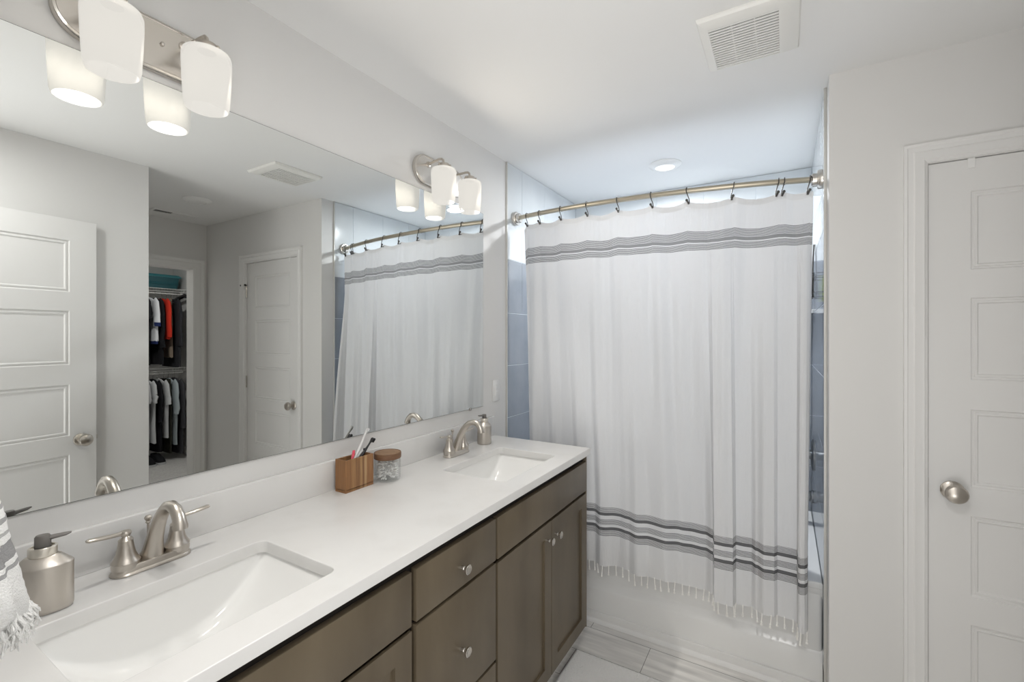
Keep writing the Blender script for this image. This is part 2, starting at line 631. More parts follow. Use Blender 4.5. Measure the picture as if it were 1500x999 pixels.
b = MB().box((-0.12, -0.07, ZF - 0.06), (XF + 0.06, 3.40, ZF)); struct('floor', b, plank)
b = MB().box((XF + 0.06, 1.1, ZF - 0.06), (XB + 0.1, YC + 0.1, ZF + 0.004)); struct('floor_closet', b, carpet)
b = MB().box((-0.12, -0.07, H), (XB + 0.1, 3.40, H + 0.08)); struct('ceiling', b, ceil_paint)
b = MB().box((-0.12, -0.07, ZF), (0, 3.40, H)); struct('wall_left', b, paint)
# front wall with the doorway the photograph is taken from
b = MB()
b.box((0, -0.07, ZF), (0.88, 0.05, H)); b.box((0.88, -0.07, 2.04), (1.76, 0.05, H)); b.box((1.76, -0.07, ZF), (XN, 0.05, H))
struct('wall_front', b, paint)
b = MB().box((XN, -0.07, ZF), (XF + 0.12, YN, H)); struct('wall_right', b, paint)
DX0, DX1, DZ = 1.812, 2.536, 2.036
b = MB()
b.box((XA, YD, ZF), (DX0, YD + 0.12, H)); b.box((DX1, YD, ZF), (XF + 0.12, YD + 0.12, H)); b.box((DX0, YD, DZ), (DX1, YD + 0.12, H))
b.box((XA, YD + 0.12, ZF), (XA + 0.12, 3.40, H))
struct('wall_back', b, paint)
CY0, CY1, CZ = 1.335, 2.032, 2.02
b = MB()
b.box((XF, YN, ZF), (XF + 0.12, CY0, H)); b.box((XF, CY1, ZF), (XF + 0.12, YD, H)); b.box((XF, CY0, CZ), (XF + 0.12, CY1, H))
struct('wall_far', b, paint)
b = MB()
b.box((XB, 1.1, ZF), (XB + 0.1, YC + 0.1, H)); b.box((XF + 0.12, YC, ZF), (XB, YC + 0.1, H)); b.box((XF + 0.12, 1.1, ZF), (XB, YN, H))
b.box((XF, YD + 0.12, ZF), (XF + 0.12, YC + 0.1, H))
struct('wall_closet', b, paint)
b = MB().box((0, YB, ZF), (XA, 3.40, H)); struct('wall_tub', b, paint)

# tiles of the tub alcove: rows and joints as in the photograph, one mesh per wall
rows = [(0.04, 0.342), (0.342, 0.645), (0.645, 0.947), (0.947, 1.248), (1.248, 1.5516), (1.5516, 1.8636), (1.8636, H - 0.002)]


def tiles(name, P, a0, a1, j0):
    mb = MB(); top = MB(); g = 0.0013
    for k, (z0, z1) in enumerate(rows):
        wdt, st = (0.306, j0) if k >= 5 else (0.612, j0 + 0.306 - (0.306 if k % 2 else 0.0))
        if k < 5:
            st = j0 + 0.31
        js = [a0] + [st + wdt * i for i in range(-8, 12) if a0 + 0.02 < st + wdt * i < a1 - 0.02] + [a1]
        for u0, u1 in zip(js, js[1:]):
            p, q = P(u0 + g, z0 + g, 0.0), P(u1 - g, z1 - g, 0.009)
            lo = [min(p[i], q[i]) for i in range(3)]; hi = [max(p[i], q[i]) for i in range(3)]
            (mb if k < 6 else top).box(lo, hi, 0.0012, 1)
    p, q = P(a0, rows[0][0], 0.0), P(a1, rows[-1][1], 0.0072)
    base = MB().box([min(p[i], q[i]) for i in range(3)], [max(p[i], q[i]) for i in range(3)])
    o = struct(name, mb, tile_mat)
    base.build('grout', grout, o)
    top.build('pale_tiles', tile_pale, o)
    return o


tiles('wall_tile_left', lambda u, v, d: (d, u, v), YT, YB, 2.413)
tiles('wall_tile_right', lambda u, v, d: (XA - d, u, v), YT, YB, 2.413)
tiles('wall_tile_back', lambda u, v, d: (u, YB - d, v), 0.0095, XA - 0.0095, 0.31)
edge_metal = mat('tile_edge_trim', (0.62, 0.61, 0.58), 0.4, 0.2)
b = MB().box((0, YT - 0.007, ZF + 0.005), (0.0105, YT, H), 0.001); struct('trim_1', b, edge_metal)
b = MB().box((XA - 0.0105, YT - 0.007, ZF + 0.005), (XA, YT, H), 0.001); struct('trim_2', b, edge_metal)

# ------------------------------------------------------------------ doors and casings
CAS = [(0.0, 0.0), (0.0, 0.018), (0.008, 0.019), (0.012, 0.016), (0.026, 0.015), (0.030, 0.018), (0.050, 0.012), (0.056, 0.013), (0.060, 0.009), (0.066, 0.006), (0.066, 0.0)]


def casing(mb, P, a0, a1, zt, w=0.066):
    """mitred door casing; P(u, z, d); profile runs from the outer edge inwards"""
    prof = [(u / 0.066 * w, d) for u, d in CAS]
    pathL = []
    rings = []
    for corner in range(4):
        ring = []
        for u, d in prof:
            i = w - u
            if corner == 0: ring.append(P(a0 - i, ZF, d))
            elif corner == 1: ring.append(P(a0 - i, zt + i, d))
            elif corner == 2: ring.append(P(a1 + i, zt + i, d))
            else: ring.append(P(a1 + i, ZF, d))
        rings.append(ring)
    mb.loft(rings, False, False, closed=True)


def jamb(mb, P, a0, a1, zt, dep, t=0.006):
    for lo, hi in (((a0, ZF), (a0 + t, zt)), ((a1 - t, ZF), (a1, zt)), ((a0, zt - t), (a1, zt))):
        p, q = P(lo[0], lo[1], 0), P(hi[0], hi[1], -dep)
        mb.box([min(p[i], q[i]) for i in range(3)], [max(p[i], q[i]) for i in range(3)])


PD = lambda u, z, d: (u, YD - d, z)
b = MB(); casing(b, PD, DX0 + 0.004, DX1 - 0.004, DZ - 0.004); jamb(b, PD, DX0, DX1, DZ, 0.11); struct('trim_3', b, trim_paint)
PF = lambda u, z, d: (XF - d, u, z)
b = MB(); casing(b, PF, CY0 + 0.004, CY1 - 0.004, CZ - 0.004, 0.088); jamb(b, PF, CY0, CY1, CZ, 0.12); struct('trim_4', b, trim_paint)
LOOPS = [(0.003, -0.0055), (0.009, -0.0065), (0.011, -0.0035), (0.017, -0.0035), (0.021, -0.009)]


def knob_profile():
    return [(0.033, 0.0), (0.033, 0.004), (0.028, 0.008), (0.013, 0.011), (0.011, 0.022), (0.014, 0.030), (0.024, 0.036), (0.0305, 0.044), (0.0315, 0.052), (0.027, 0.061), (0.015, 0.067), (0.003, 0.0685)]


# narrow door in the back wall
d = thing('door_1', 'white five panel door closed in the grey wall beside the tub', 'door', (0, 0, 0))
d['kind'] = 'structure'
SX0, SX1, SY, SZ = DX0 + 0.009, DX1 - 0.009, YD + 0.013, 2.028
DB = ZF + 0.012
w, h = SX1 - SX0, SZ - DB
b = MB()
pl, pr_ = 1.931 - SX0, 2.413 - SX0
zs = [(1.648, 1.9175), (1.270, 1.551), (0.900, 1.167), (0.525, 0.802), (0.15, 0.428)]
panel_face(b, lambda u, v, dd: (SX0 + u, SY - dd, DB + v), w, h, [(pl, z0 - DB, pr_, z1 - DB) for z0, z1 in zs], LOOPS)
b.box((SX0, SY + 0.010, DB), (SX1, SY + 0.035, SZ))
for lo, hi in (((SX0, SY, DB), (SX0 + 0.0005, SY + 0.011, SZ)), ((SX1 - 0.0005, SY, DB), (SX1, SY + 0.011, SZ)), ((SX0, SY, SZ - 0.0005), (SX1, SY + 0.011, SZ))):
    b.box(lo, hi)
b.build('panel', door_paint, d)
k = MB(); k.lathe([(r, -hh) for r, hh in knob_profile()], (1.884, SY, 0.882), 32, 'y'); k.build('door_knob', nickel, d)
k = MB(); k.box((SX0 - 0.0075, SY - 0.002, 0.845), (SX0 + 0.0005, SY + 0.003, 0.917), 0.001); k.build('strike_plate', nickel, d)
for z in (1.79, 1.035, 0.22):
    k = MB(); k.tube([(SX1 + 0.003, SY - 0.004, z - 0.048), (SX1 + 0.003, SY - 0.004, z + 0.048)], 0.0065, 12)
    k.box((SX1 - 0.001, SY - 0.0025, z - 0.045), (SX1 + 0.006, SY + 0.001, z + 0.045)); hg = k.build('hinge', chrome, d)
    if z > 1.5:
        k = MB(); k.tube([(SX1 - 0.03, SY - 0.03, z + 0.055), (SX1 + 0.003, SY - 0.004, z + 0.055), (SX1 + 0.045, SY - 0.022, z + 0.055)], 0.005, 8)
        k.sphere((SX1 - 0.03, SY - 0.033, z + 0.055), 0.009); k.sphere((SX1 + 0.045, SY - 0.026, z + 0.055), 0.009); k.build('hinge_stop', dark_metal, hg)

# straps of an over-the-door hook rail
t = thing('over_door_hook', 'two short white straps hooked over the top of the closed panel door', 'door hook', (0, 0, 0))
for x in (1.932, 2.405):
    k = MB(); k.box((x - 0.009, SY - 0.0035, 1.996), (x + 0.009, SY - 0.0012, SZ + 0.003), 0.0006, 1)
    k.box((x - 0.009, SY - 0.0035, SZ + 0.001), (x + 0.009, SY + 0.037, SZ + 0.003), 0.0006, 1); k.build('strap', white_plastic, t)

# entrance door, standing open against the right wall (seen in the mirror)
d = thing('door_2', 'white five panel door standing open against the wall, seen in the mirror', 'door', (1.734, 0.125, 0.0), rotz=0)
d['kind'] = 'structure'
ang = math.atan2(1.836 - 1.734, 0.961 - 0.125)          # leaf runs along +y, leaning to +x
d.rotation_euler = (0, 0, -ang)
LW = math.hypot(1.836 - 1.734, 0.961 - 0.125)
b = MB()
panel_face(b, lambda u, v, dd: (0 - dd, u, DB + v), LW, h, [(0.108, z0 - DB, LW - 0.112, z1 - DB) for z0, z1 in zs], LOOPS)
b.box((0.010, 0, DB), (0.025, LW, SZ))
panel_face(b, lambda u, v, dd: (0.035 + dd, LW - u, DB + v), LW, h, [(0.112, z0 - DB, LW - 0.108, z1 - DB) for z0, z1 in zs], LOOPS)
for lo, hi in (((0, 0, DB), (0.035, 0.0005, SZ)), ((0, LW - 0.0005, DB), (0.035, LW, SZ)), ((0, 0, SZ - 0.0005), (0.035, LW, SZ))):
    b.box(lo, hi)
b.build('panel', door_paint, d)
k = MB(); k.lathe([(r, -hh) for r, hh in knob_profile()], (0, LW - 0.066, 0.873), 32, 'x'); k.build('door_knob', nickel, d)
k = MB(); k.box((0.006, LW - 0.001, 0.845), (0.029, LW + 0.0012, 0.90)); k.box((0.012, LW, 0.862), (0.023, LW + 0.010, 0.884), 0.002); k.build('latch', nickel, d)

# baseboards
for nm, lo, hi in (('baseboard_back', (1.544, YD - 0.012, ZF), (DX0 - 0.064, YD, ZF + 0.09)), ('baseboard_alcove', (XA - 0.012, YD - 0.012, ZF), (XA + 0.014, YD - 0.0005, ZF + 0.09)),
                   ('baseboard_nook', (DX1 + 0.064, YD - 0.012, ZF), (XF, YD, ZF + 0.09)), ('baseboard_right', (XN - 0.012, 0.05, ZF), (XN, YN, ZF + 0.09)),
                   ('baseboard_closet', (XF + 0.12, YC - 0.012, ZF + 0.004), (XB, YC, ZF + 0.10))):
    b = MB().box(lo, hi, 0.003, 2); struct(nm, b, trim_paint)

# ------------------------------------------------------------------ bathtub
t = thing('bathtub', 'white alcove bathtub behind the striped shower curtain', 'bathtub', (0, 0, 0))
TY, TZ = 2.315, 0.378
b = slab_with_holes([(0.0095, TY), (XA - 0.0095, TY), (XA - 0.0095, YB - 0.0095), (0.0095, YB - 0.0095)], [rrect(0.77, 2.80, 0.64, 0.385, 0.14, 8)], TZ - 0.03, TZ, 0.006)
rings = []
for z, hx, hy, r in ((TZ - 0.002, 0.645, 0.39, 0.14), (TZ - 0.03, 0.63, 0.375, 0.14), (0.19, 0.60, 0.345, 0.14), (0.08, 0.56, 0.315, 0.15), (0.045, 0.50, 0.27, 0.15), (0.04, 0.3, 0.15, 0.1)):
    rings.append([(x, y, z) for x, y in rrect(0.77, 2.80, hx, hy, r, 8)])
b.loft(rings, False, True)
prof = [(TY + 0.002, TZ - 0.012), (TY + 0.004, TZ - 0.045), (TY + 0.020, TZ - 0.075), (TY + 0.032, 0.112), (TY + 0.028, 0.096), (TY + 0.006, 0.078), (TY, 0.068), (TY, ZF), (TY + 0.06, ZF), (TY + 0.06, TZ - 0.012)]
b.loft([[(x, y, z) for y, z in prof] for x in (0.0095, XA - 0.0095)])
b.build('shell', acrylic, t, 40)
k = MB(); k.box((1.447, TY + 0.010, 0.06), (XA - 0.0095, TY + 0.05, TZ - 0.02), 0.014, 4); k.build('apron_end', acrylic, t)
k = MB(); k.lathe([(0.03, 0.0415), (0.03, 0.044), (0.026, 0.046), (0.004, 0.046)], (1.2, 2.80, 0), 24); k.build('drain', nickel, t)
b = MB().box((0.012, TY - 0.013, ZF), (XA - 0.013, TY - 0.001, -0.043), 0.003); b.loft([[(x, TY - 0.013 - 0.013 * cos(a), ZF + 0.019 * sin(a)) for a in [R(v) for v in (0, 25, 50, 75, 90)]] + [(x, TY - 0.013, ZF)] for x in (0.012, XA - 0.013)])
struct('trim_5', b, trim_paint, smooth=40)

# tub fittings on the right alcove wall
XT = XA - 0.0092
tap_metal = mat('dark_tap_metal', (0.20, 0.21, 0.22), 0.3, 0.9)
t = thing('tub_valve', 'dark grey round shower valve on the tiled wall behind the curtain edge', 'tap', (XT, 3.0, 0.765))
k = MB(); k.lathe([(0.085, 0), (0.085, -0.006), (0.07, -0.012), (0.03, -0.016)], n=32, axis='x'); k.build('escutcheon', tap_metal, t)
k = MB(); k.lathe([(0.024, -0.012), (0.024, -0.06), (0.02, -0.066), (0.004, -0.066)], n=20, axis='x'); k.tube([(-0.05, 0, 0), (-0.056, -0.02, -0.055)], 0.008, 10); k.build('handle', tap_metal, t)
t = tag(MB().lathe([(0.034, 0), (0.034, -0.012), (0.028, -0.016)], n=24, axis='x').tube([(-0.006, 0, 0), (-0.06, 0, 0.004), (-0.11, 0, -0.004), (-0.135, 0, -0.02), (-0.138, 0, -0.045)], [0.027, 0.03, 0.029, 0.026, 0.02], 16).build('tub_spout', tap_metal, loc=(XT, 3.0, 0.535)),
        'metal tub spout on the tiled wall below the shower valve', 'spout')
b = MB()
pts = [(0, 0)] + [(-0.2 * cos(R(a)), -0.2 * sin(R(a))) for a in range(0, 91, 9)]
b.loft([[(XT + x * (0.96 if z < 1.56 else 1), YB - 0.0092 + y * (0.96 if z < 1.56 else 1), z) for x, y in pts] for z in (1.548, 1.551, 1.566, 1.569)])
tag(b.build('corner_shelf', porcelain), 'white corner shelf on the blue tiles inside the shower', 'shelf')
t = thing('shower_caddy', 'dark wire shower caddy hanging on the tiled wall above the corner shelf', 'shower caddy', (XT, 2.93, 1.85))
k = MB()
k.tube([(-0.003, 0, 0.06), (-0.006, 0, 0.0), (-0.012, 0, -0.20), (-0.03, 0, -0.235), (-0.09, 0, -0.235), (-0.105, 0, -0.215), (-0.108, 0, -0.12)], 0.0035, 8)
k.build('hanger_wire', dark_metal, t)
k = MB()
for z in (-0.10, -0.125, -0.20, -0.225):
    ring = [(-0.006, -0.07, z), (-0.10, -0.07, z), (-0.112, -0.05, z), (-0.112, 0.05, z), (-0.10, 0.07, z), (-0.006, 0.07, z)]
    k.tube(ring + [ring[0]], 0.003, 8)
for y in (-0.045, 0.045):
    k.tube([(-0.006, y, -0.10), (-0.008, y, -0.225), (-0.112, y, -0.226), (-0.112, y, -0.10)], 0.0025, 8)
k.build('basket', dark_metal, t)
t = thing('shampoo_bottle', 'yellow green bottle with black cap, upside down in the shower caddy', 'bottle', (1.462, 2.93, 1.571))
k = MB(); k.lathe([(0.021, 0.03), (0.023, 0.032), (0.026, 0.06), (0.027, 0.12), (0.023, 0.165), (0.014, 0.17)], n=24); k.build('bottle', yellow_green, t)
k = MB(); k.lathe([(0.019, 0.0), (0.02, 0.002), (0.02, 0.029), (0.019, 0.03)], n=24); k.build('cap', black_plastic, t)

# ------------------------------------------------------------------ curtain rod, hooks, curtain, liner


def rod_z(x): return 2.114 - 0.031 * x / XA


def rod_y(x):
    u = (x - XA / 2) / (XA / 2)
    return 2.231 + 0.097 * abs(u) ** 2.3


t = thing('curtain_rod', 'curved brushed nickel shower rod between the alcove walls', 'curtain rod', (0, 0, 0))
k = MB(); n = 48
k.tube([(0.03 + (XA - 0.06) * i / n, rod_y(0.03 + (XA - 0.06) * i / n), rod_z(0.03 + (XA - 0.06) * i / n)) for i in range(n + 1)], 0.0125, 16); k.build('bar', rod_metal, t)
for x, s in ((0.0093, 1), (XA - 0.0093, -1)):
    k = MB(); k.lathe([(0.040, 0), (0.040, s * 0.014), (0.036, s * 0.020), (0.028, s * 0.021), (0.028, s * 0.036), (0.024, s * 0.041), (0.0135, s * 0.042)], (x, rod_y(x), rod_z(x)), 32, 'x'); k.build('flange', chrome, t)

HOOKX = [0.106, 0.197, 0.338, 0.4955, 0.662, 0.829, 0.992, 1.1895, 1.3615, 1.383, 1.4764]
TOPN = 2.052
# depth of the lower folds read along the hem: (x, y)
FOLD = [(0.150, 2.268), (0.185, 2.236), (0.225, 2.266), (0.27, 2.262), (0.31, 2.240), (0.36, 2.264), (0.415, 2.262), (0.455, 2.238), (0.494, 2.25), (0.53, 2.265), (0.575, 2.234), (0.656, 2.26), (0.709, 2.254), (0.755, 2.24), (0.809, 2.263), (0.89, 2.242), (0.955, 2.275), (1.009, 2.290), (1.064, 2.286), (1.101, 2.258),
        (1.109, 2.225), (1.114, 2.195), (1.15, 2.198), (1.188, 2.211), (1.1925, 2.235), (1.197, 2.254), (1.256, 2.26), (1.278, 2.236), (1.31, 2.208), (1.345, 2.213), (1.351, 2.224), (1.357, 2.236), (1.427, 2.246), (1.4285, 2.21), (1.430, 2.175), (1.437, 2.168), (1.450, 2.172), (1.460, 2.186), (1.464, 2.21)]
cum = [0]
for p, q in zip(FOLD, FOLD[1:]):
    cum.append(cum[-1] + math.dist(p, q))
NC, NR = 520, 150


def bottom_at(s):
    L = s * cum[-1]
    for i in range(len(cum) - 1):
        if L <= cum[i + 1] or i == len(cum) - 2:
            u = (L - cum[i]) / (cum[i + 1] - cum[i])
            u = min(1, max(0, u))
            p0, p1, p2, p3 = [FOLD[min(max(i + q, 0), len(FOLD) - 1)] for q in (-1, 0, 1, 2)]
            us = u * u * (3 - 2 * u)
            return p1[0] + (p2[0] - p1[0]) * u, p1[1] + (p2[1] - p1[1]) * us


XL, XR = 0.088, 1.487


def top_at(s):
    x = XL + (XR - XL) * s
    hk = HOOKX
    i = 0
    while i < len(hk) - 2 and x > hk[i + 1]:
        i += 1
    u = min(1, max(0, (x - hk[i]) / (hk[i + 1] - hk[i])))
    gap = hk[i + 1] - hk[i]
    sag = 0.016 * (gap / 0.16) * 4 * u * (1 - u)
    amp = 0.011 * min(1, gap / 0.1)
    y = rod_y(x) + amp * (0.5 - 0.5 * cos(2 * pi * u)) * (1 if i % 2 else -0.6)
    if x < hk[0]:
        sag = 0.035 * (hk[0] - x) / 0.018
        y = rod_y(x)
    if x > hk[-1]:
        sag = 0.006
        y = rod_y(x)
    z = rod_z(x) - 0.047 - sag
    return x, y, z


# matching of hem columns to heading columns, so that fabric hangs straight below its hooks where it can
bm = bmesh.new()
uvl = bm.loops.layers.uv.new('UVMap')
grid = []
zrows = []
for j in range(NR + 1):
    q = j / NR
    zrows.append(q)
ZB = 0.254
bot = [bottom_at(i / NC) for i in range(NC + 1)]
for i in range(NC + 1):
    s = i / NC
    xb, yb = bot[i]
    st = (xb - bot[0][0]) / (bot[-1][0] - bot[0][0])
    st = 0.75 * st + 0.25 * s
    tx, ty, tz = top_at(st)
    col = []
    for j in range(NR + 1):
        q = j / NR
        znom = TOPN + (ZB - TOPN) * q
        wv = min(1, max(0, (TOPN - znom) / (TOPN - 0.60)))
        wf = 0.35 * wv + 0.65 * wv * wv * (3 - 2 * wv)
        fade = max(0, 1 - q / 0.16)
        x = tx + (xb - tx) * wv
        rip = (0.007 * sin(st * 78 + 2.2 * sin(st * 11)) + 0.004 * sin(st * 37 + 1)) * sin(pi * min(1, q * 1.5)) + 0.0018 * sin(st * 120 + 4 * sin(st * 17) + q * 5)
        y = ty + (yb - ty) * wf + rip * (1 - 0.6 * wv ** 4)
        y = min(y, 2.302)
        hem = 0.006 * sin(st * 37) * q ** 6
        z = znom + 0.0025 - 0.031 * x / XA + (tz - (TOPN + 0.0025 - 0.031 * tx / XA)) * fade + hem
        col.append((bm.verts.new((x, y, z)), s * cum[-1], znom))
    grid.append(col)
for i in range(NC):
    for j in range(NR):
        a, b_, c, d_ = grid[i][j], grid[i + 1][j], grid[i + 1][j + 1], grid[i][j + 1]
        f = bm.faces.new((a[0], b_[0], c[0], d_[0]))
        f.smooth = True
        for lp, g in zip(f.loops, (a, b_, c, d_)):
            lp[uvl].uv = (g[1], g[2])
hemline = [grid[i][NR][0].co.copy() for i in range(NC + 1)]
me = bpy.data.meshes.new('shower_curtain')
bm.to_mesh(me); bm.free()
me.materials.append(curtain_mat)
curtain = bpy.data.objects.new('shower_curtain', me)
C.objects.link(curtain)
tag(curtain, 'white cotton shower curtain with dark grey stripes and a tasselled hem', 'shower curtain')


def tassel(p, k):
    rn = random.Random(k)
    L = 0.040 + 0.012 * rn.random()
    dx, dy = (rn.random() - 0.5) * 0.008, (rn.random() - 0.7) * 0.006
    m = MB()
    pts = [(0, 0, 0.004), (0.1 * dx, 0, -0.15 * L), (0.35 * dx, dy * 0.4, -0.45 * L), (0.6 * dx, dy * 0.7, -0.62 * L), (0.8 * dx, dy, -0.70 * L), (0.9 * dx, dy, -0.78 * L), (dx, dy, -L)]
    m.tube(pts, [0.0026, 0.0023, 0.0022, 0.0023, 0.0040, 0.0030, 0.0050], 7)
    m.build('tassel', thread, curtain, loc=(p[0], p[1] - 0.001, p[2]))


tl = 0; nxt = 0.012; kk = 0
for i in range(NC):
    tl += (hemline[i + 1] - hemline[i]).length
    if tl > nxt:
        tassel(hemline[i], kk); kk += 1
        nxt += 0.030 + 0.006 * random.Random(kk + 900).random()

# curtain hooks
ords = ['first', 'second', 'third', 'fourth', 'fifth', 'sixth', 'seventh', 'eighth', 'ninth', 'tenth', 'last']
for i, hx in enumerate(HOOKX):
    y, z = rod_y(hx), rod_z(hx)
    lean = 0.014 if hx < 1.1 else -0.012
    e = thing('curtain_hook', 'dark metal hook on the shower rod, %s counting from the mirror wall' % ords[i], 'curtain hook', (hx, y, z), 'hooks along the shower rod')
    k = MB()
    arc = [(0, 0.0165 * cos(R(a)), 0.0165 * sin(R(a))) for a in range(-35, 200, 18)]
    arc += [(lean * 0.4, -0.018, -0.022), (lean * 0.9, -0.0165, -0.042), (lean, -0.015, -0.055), (lean * 0.8, -0.008, -0.062), (lean * 0.5, 0.004, -0.058)]
    k.tube(arc, 0.0022, 8)
    k.build('ring', dark_metal, e)
    k = MB(); k.sphere((lean * 0.2, -0.019, -0.047), 0.0062, 12); k.tube([(lean * 0.2, -0.019, -0.047), (lean * 0.9, -0.018, -0.066)], [0.004, 0.0045], 8); k.build('bead', dark_metal, e)

# clear vinyl liner inside the tub
mb = MB(); cols = []
for i in range(121):
    s = i / 120
    col = []
    for j in range(31):
        q = j / 30
        xt = 0.10 + 1.418 * s
        xb = 0.25 + 1.11 * s
        qq = min(1, q * 2.6)
        x = xt + (xb - xt) * qq
        y = rod_y(xt) + 0.022 + (2.50 - rod_y(xt) - 0.022) * min(1, q * 1.15) + 0.008 * sin(s * 60) * (0.3 + q)
        z = (rod_z(xt) - 0.064) * (1 - q) + 0.24 * q
        col.append(mb.bm.verts.new((x, y, z)))
    cols.append(col)
for i in range(120):
    for j in range(30):
        mb.bm.faces.new((cols[i][j], cols[i + 1][j], cols[i + 1][j + 1], cols[i][j + 1]))
tag(mb.build('curtain_liner', liner_mat, smooth=180), 'plain white liner hanging inside the tub behind the striped curtain', 'curtain liner')

# ------------------------------------------------------------------ vanity
CF = 0.5757        # counter front
CT = 0.877         # counter top
FX = 0.56          # face of the fronts
VY0, VY1 = 0.062, 2.078
v = thing('vanity_cabinet', 'long grey-brown wooden double vanity along the mirror wall', 'cabinet', (0, 0, 0))
b = MB(); b.box((0.003, VY0, 0.012), (FX - 0.021, VY1, 0.03))
for y0, y1 in ((VY0, VY0 + 0.018), (0.872, 0.890), (1.268, 1.286), (VY1 - 0.018, VY1)):
    b.box((0.003, y0, 0.03), (FX - 0.021, y1, 0.845))
b.box((FX - 0.04, VY0, 0.03), (FX - 0.0205, VY1, 0.845)); b.box((0.003, VY0, 0.03), (0.012, VY1, 0.70)); b.build('carcass', toe_dark, v)
b = MB(); b.box((0.47, VY0 + 0.002, ZF), (0.486, VY1 - 0.004, 0.0125)); b.box((0.003, VY1 - 0.02, ZF), (0.486, VY1 - 0.004, 0.0125)); b.build('toe_kick', stain, v)
b = MB(); b.box((0.003, VY1 - 0.004, 0.012), (FX - 0.001, VY1 + 0.004, 0.842), 0.001); b.build('end_panel', stain, v)


def knob(par, y, z):
    k = MB(); k.lathe([(0.006, 0.0), (0.006, 0.010), (0.0045, 0.012), (0.0045, 0.020), (0.0135, 0.022), (0.0145, 0.024), (0.0145, 0.027), (0.0125, 0.0285), (0.011, 0.0275), (0.003, 0.0275)], (FX, y, z), 24, 'x')
    k.build('knob', chrome, par)


def front(name, y0, y1, z0, z1, panel=False):
    b = MB()
    if panel:
        P = lambda u, vv, dd: (FX + dd, y0 + u, z0 + vv)
        panel_face(b, P, y1 - y0, z1 - z0, [(0.058, 0.058, y1 - y0 - 0.058, z1 - z0 - 0.058)], [(0.001, -0.0085)])
        b.box((FX - 0.02, y0, z0), (FX - 0.0095, y1, z1))
        for lo, hi in (((FX - 0.02, y0, z0), (FX - 0.0001, y0 + 0.0005, z1)), ((FX - 0.02, y1 - 0.0005, z0), (FX - 0.0001, y1, z1)), ((FX - 0.02, y0, z0), (FX - 0.0001, y1, z0 + 0.0005)), ((FX - 0.02, y0, z1 - 0.0005), (FX - 0.0001, y1, z1))):
            b.box(lo, hi)
    else:
        b.box((FX - 0.02, y0, z0), (FX, y1, z1), 0.0015)
    return b.build(name, stain, v)


front('false_front', 1.283, 2.075, 0.672, 0.812)
front('false_front', 0.066, 0.873, 0.672, 0.812)
for y0, y1, ky in ((1.283, 1.690, 1.655), (1.694, 2.075, 1.729)):
    knob(front('door', y0, y1, 0.022, 0.660, True), ky, 0.592)
for y0, y1, ky in ((0.066, 0.468, 0.433), (0.472, 0.873, 0.507)):
    knob(front('door', y0, y1, 0.022, 0.660, True), ky, 0.592)
for z0, z1, kz in ((0.674, 0.812, 0.7325), (0.345, 0.664, 0.490), (0.022, 0.335, 0.20)):
    knob(front('drawer', 0.890, 1.271, z0, z1), 1.083, kz)
b = MB().box((0.4855, VY0 + 0.002, ZF), (0.493, VY1 - 0.002, ZF + 0.009), 0.002); b.build('shoe_strip', trim_paint, v)

# countertop with backsplash
SINKS = [(0.479, 0.2215), (1.657, 0.2215)]
SCX, SHX = 0.340, 0.150
ct = thing('countertop', 'white quartz countertop with low backsplash on the double vanity', 'countertop', (0, 0, 0))
b = slab_with_holes([(0.001, 0.053), (CF, 0.053), (CF, 2.0886), (0.001, 2.0886)], [rrect(SCX, sy, SHX, hy, 0.022, 6) for sy, hy in SINKS], CT - 0.031, CT, 0.0025)
b.build('slab', quartz, ct, 40)
b = MB().box((0.001, 0.053, CT + 0.0002), (0.0205, 2.0886, 0.981), 0.002); b.build('backsplash', quartz, ct)
for sy, hy in SINKS:
    s = thing('sink', 'white undermount sink at the near end of the vanity' if sy < 1 else 'white undermount sink at the tub end of the vanity', 'sink', (SCX, sy, CT - 0.0315))
    mb = MB(); NX, NY = 44, 60
    Wd, Ld = SHX + 0.008, hy + 0.008
    vs = []
    for i in range(NX + 1):
        row = []
        a = -1 + 2 * i / NX
        a = math.copysign(abs(a) ** 0.45, a) if abs(a) > 1e-9 else 0
        for j in range(NY + 1):
            c_ = -1 + 2 * j / NY
            c_ = math.copysign(abs(c_) ** 0.7, c_) if abs(c_) > 1e-9 else 0
            px = max(0, 1 - abs(a) ** 9) ** 0.5
            py = max(0, 1 - abs(c_) ** 2.5)
            row.append(mb.bm.verts.new((a * Wd, c_ * Ld, -0.135 * px * py)))
        vs.append(row)
    for i in range(NX):
        for j in range(NY):
            mb.bm.faces.new((vs[i][j], vs[i + 1][j], vs[i + 1][j + 1], vs[i][j + 1]))
    mb.build('basin', porcelain, s, 70)
    k = MB(); k.lathe([(0.023, 0), (0.023, 0.003), (0.019, 0.004), (0.017, 0.002), (0.017, 0.006), (0.003, 0.008)], (0, 0, -0.1345), 24); k.build('drain', nickel, s)


def stadium(cx, cy, L, r, n=10):
    out = []
    for k in range(n + 1):
        a = R(-0 + 180 * k / n); out.append((cx + r * cos(a), cy + L + r * sin(a)))
    for k in range(n + 1):
        a = R(180 + 180 * k / n); out.append((cx + r * cos(a), cy - L + r * sin(a)))
    return out


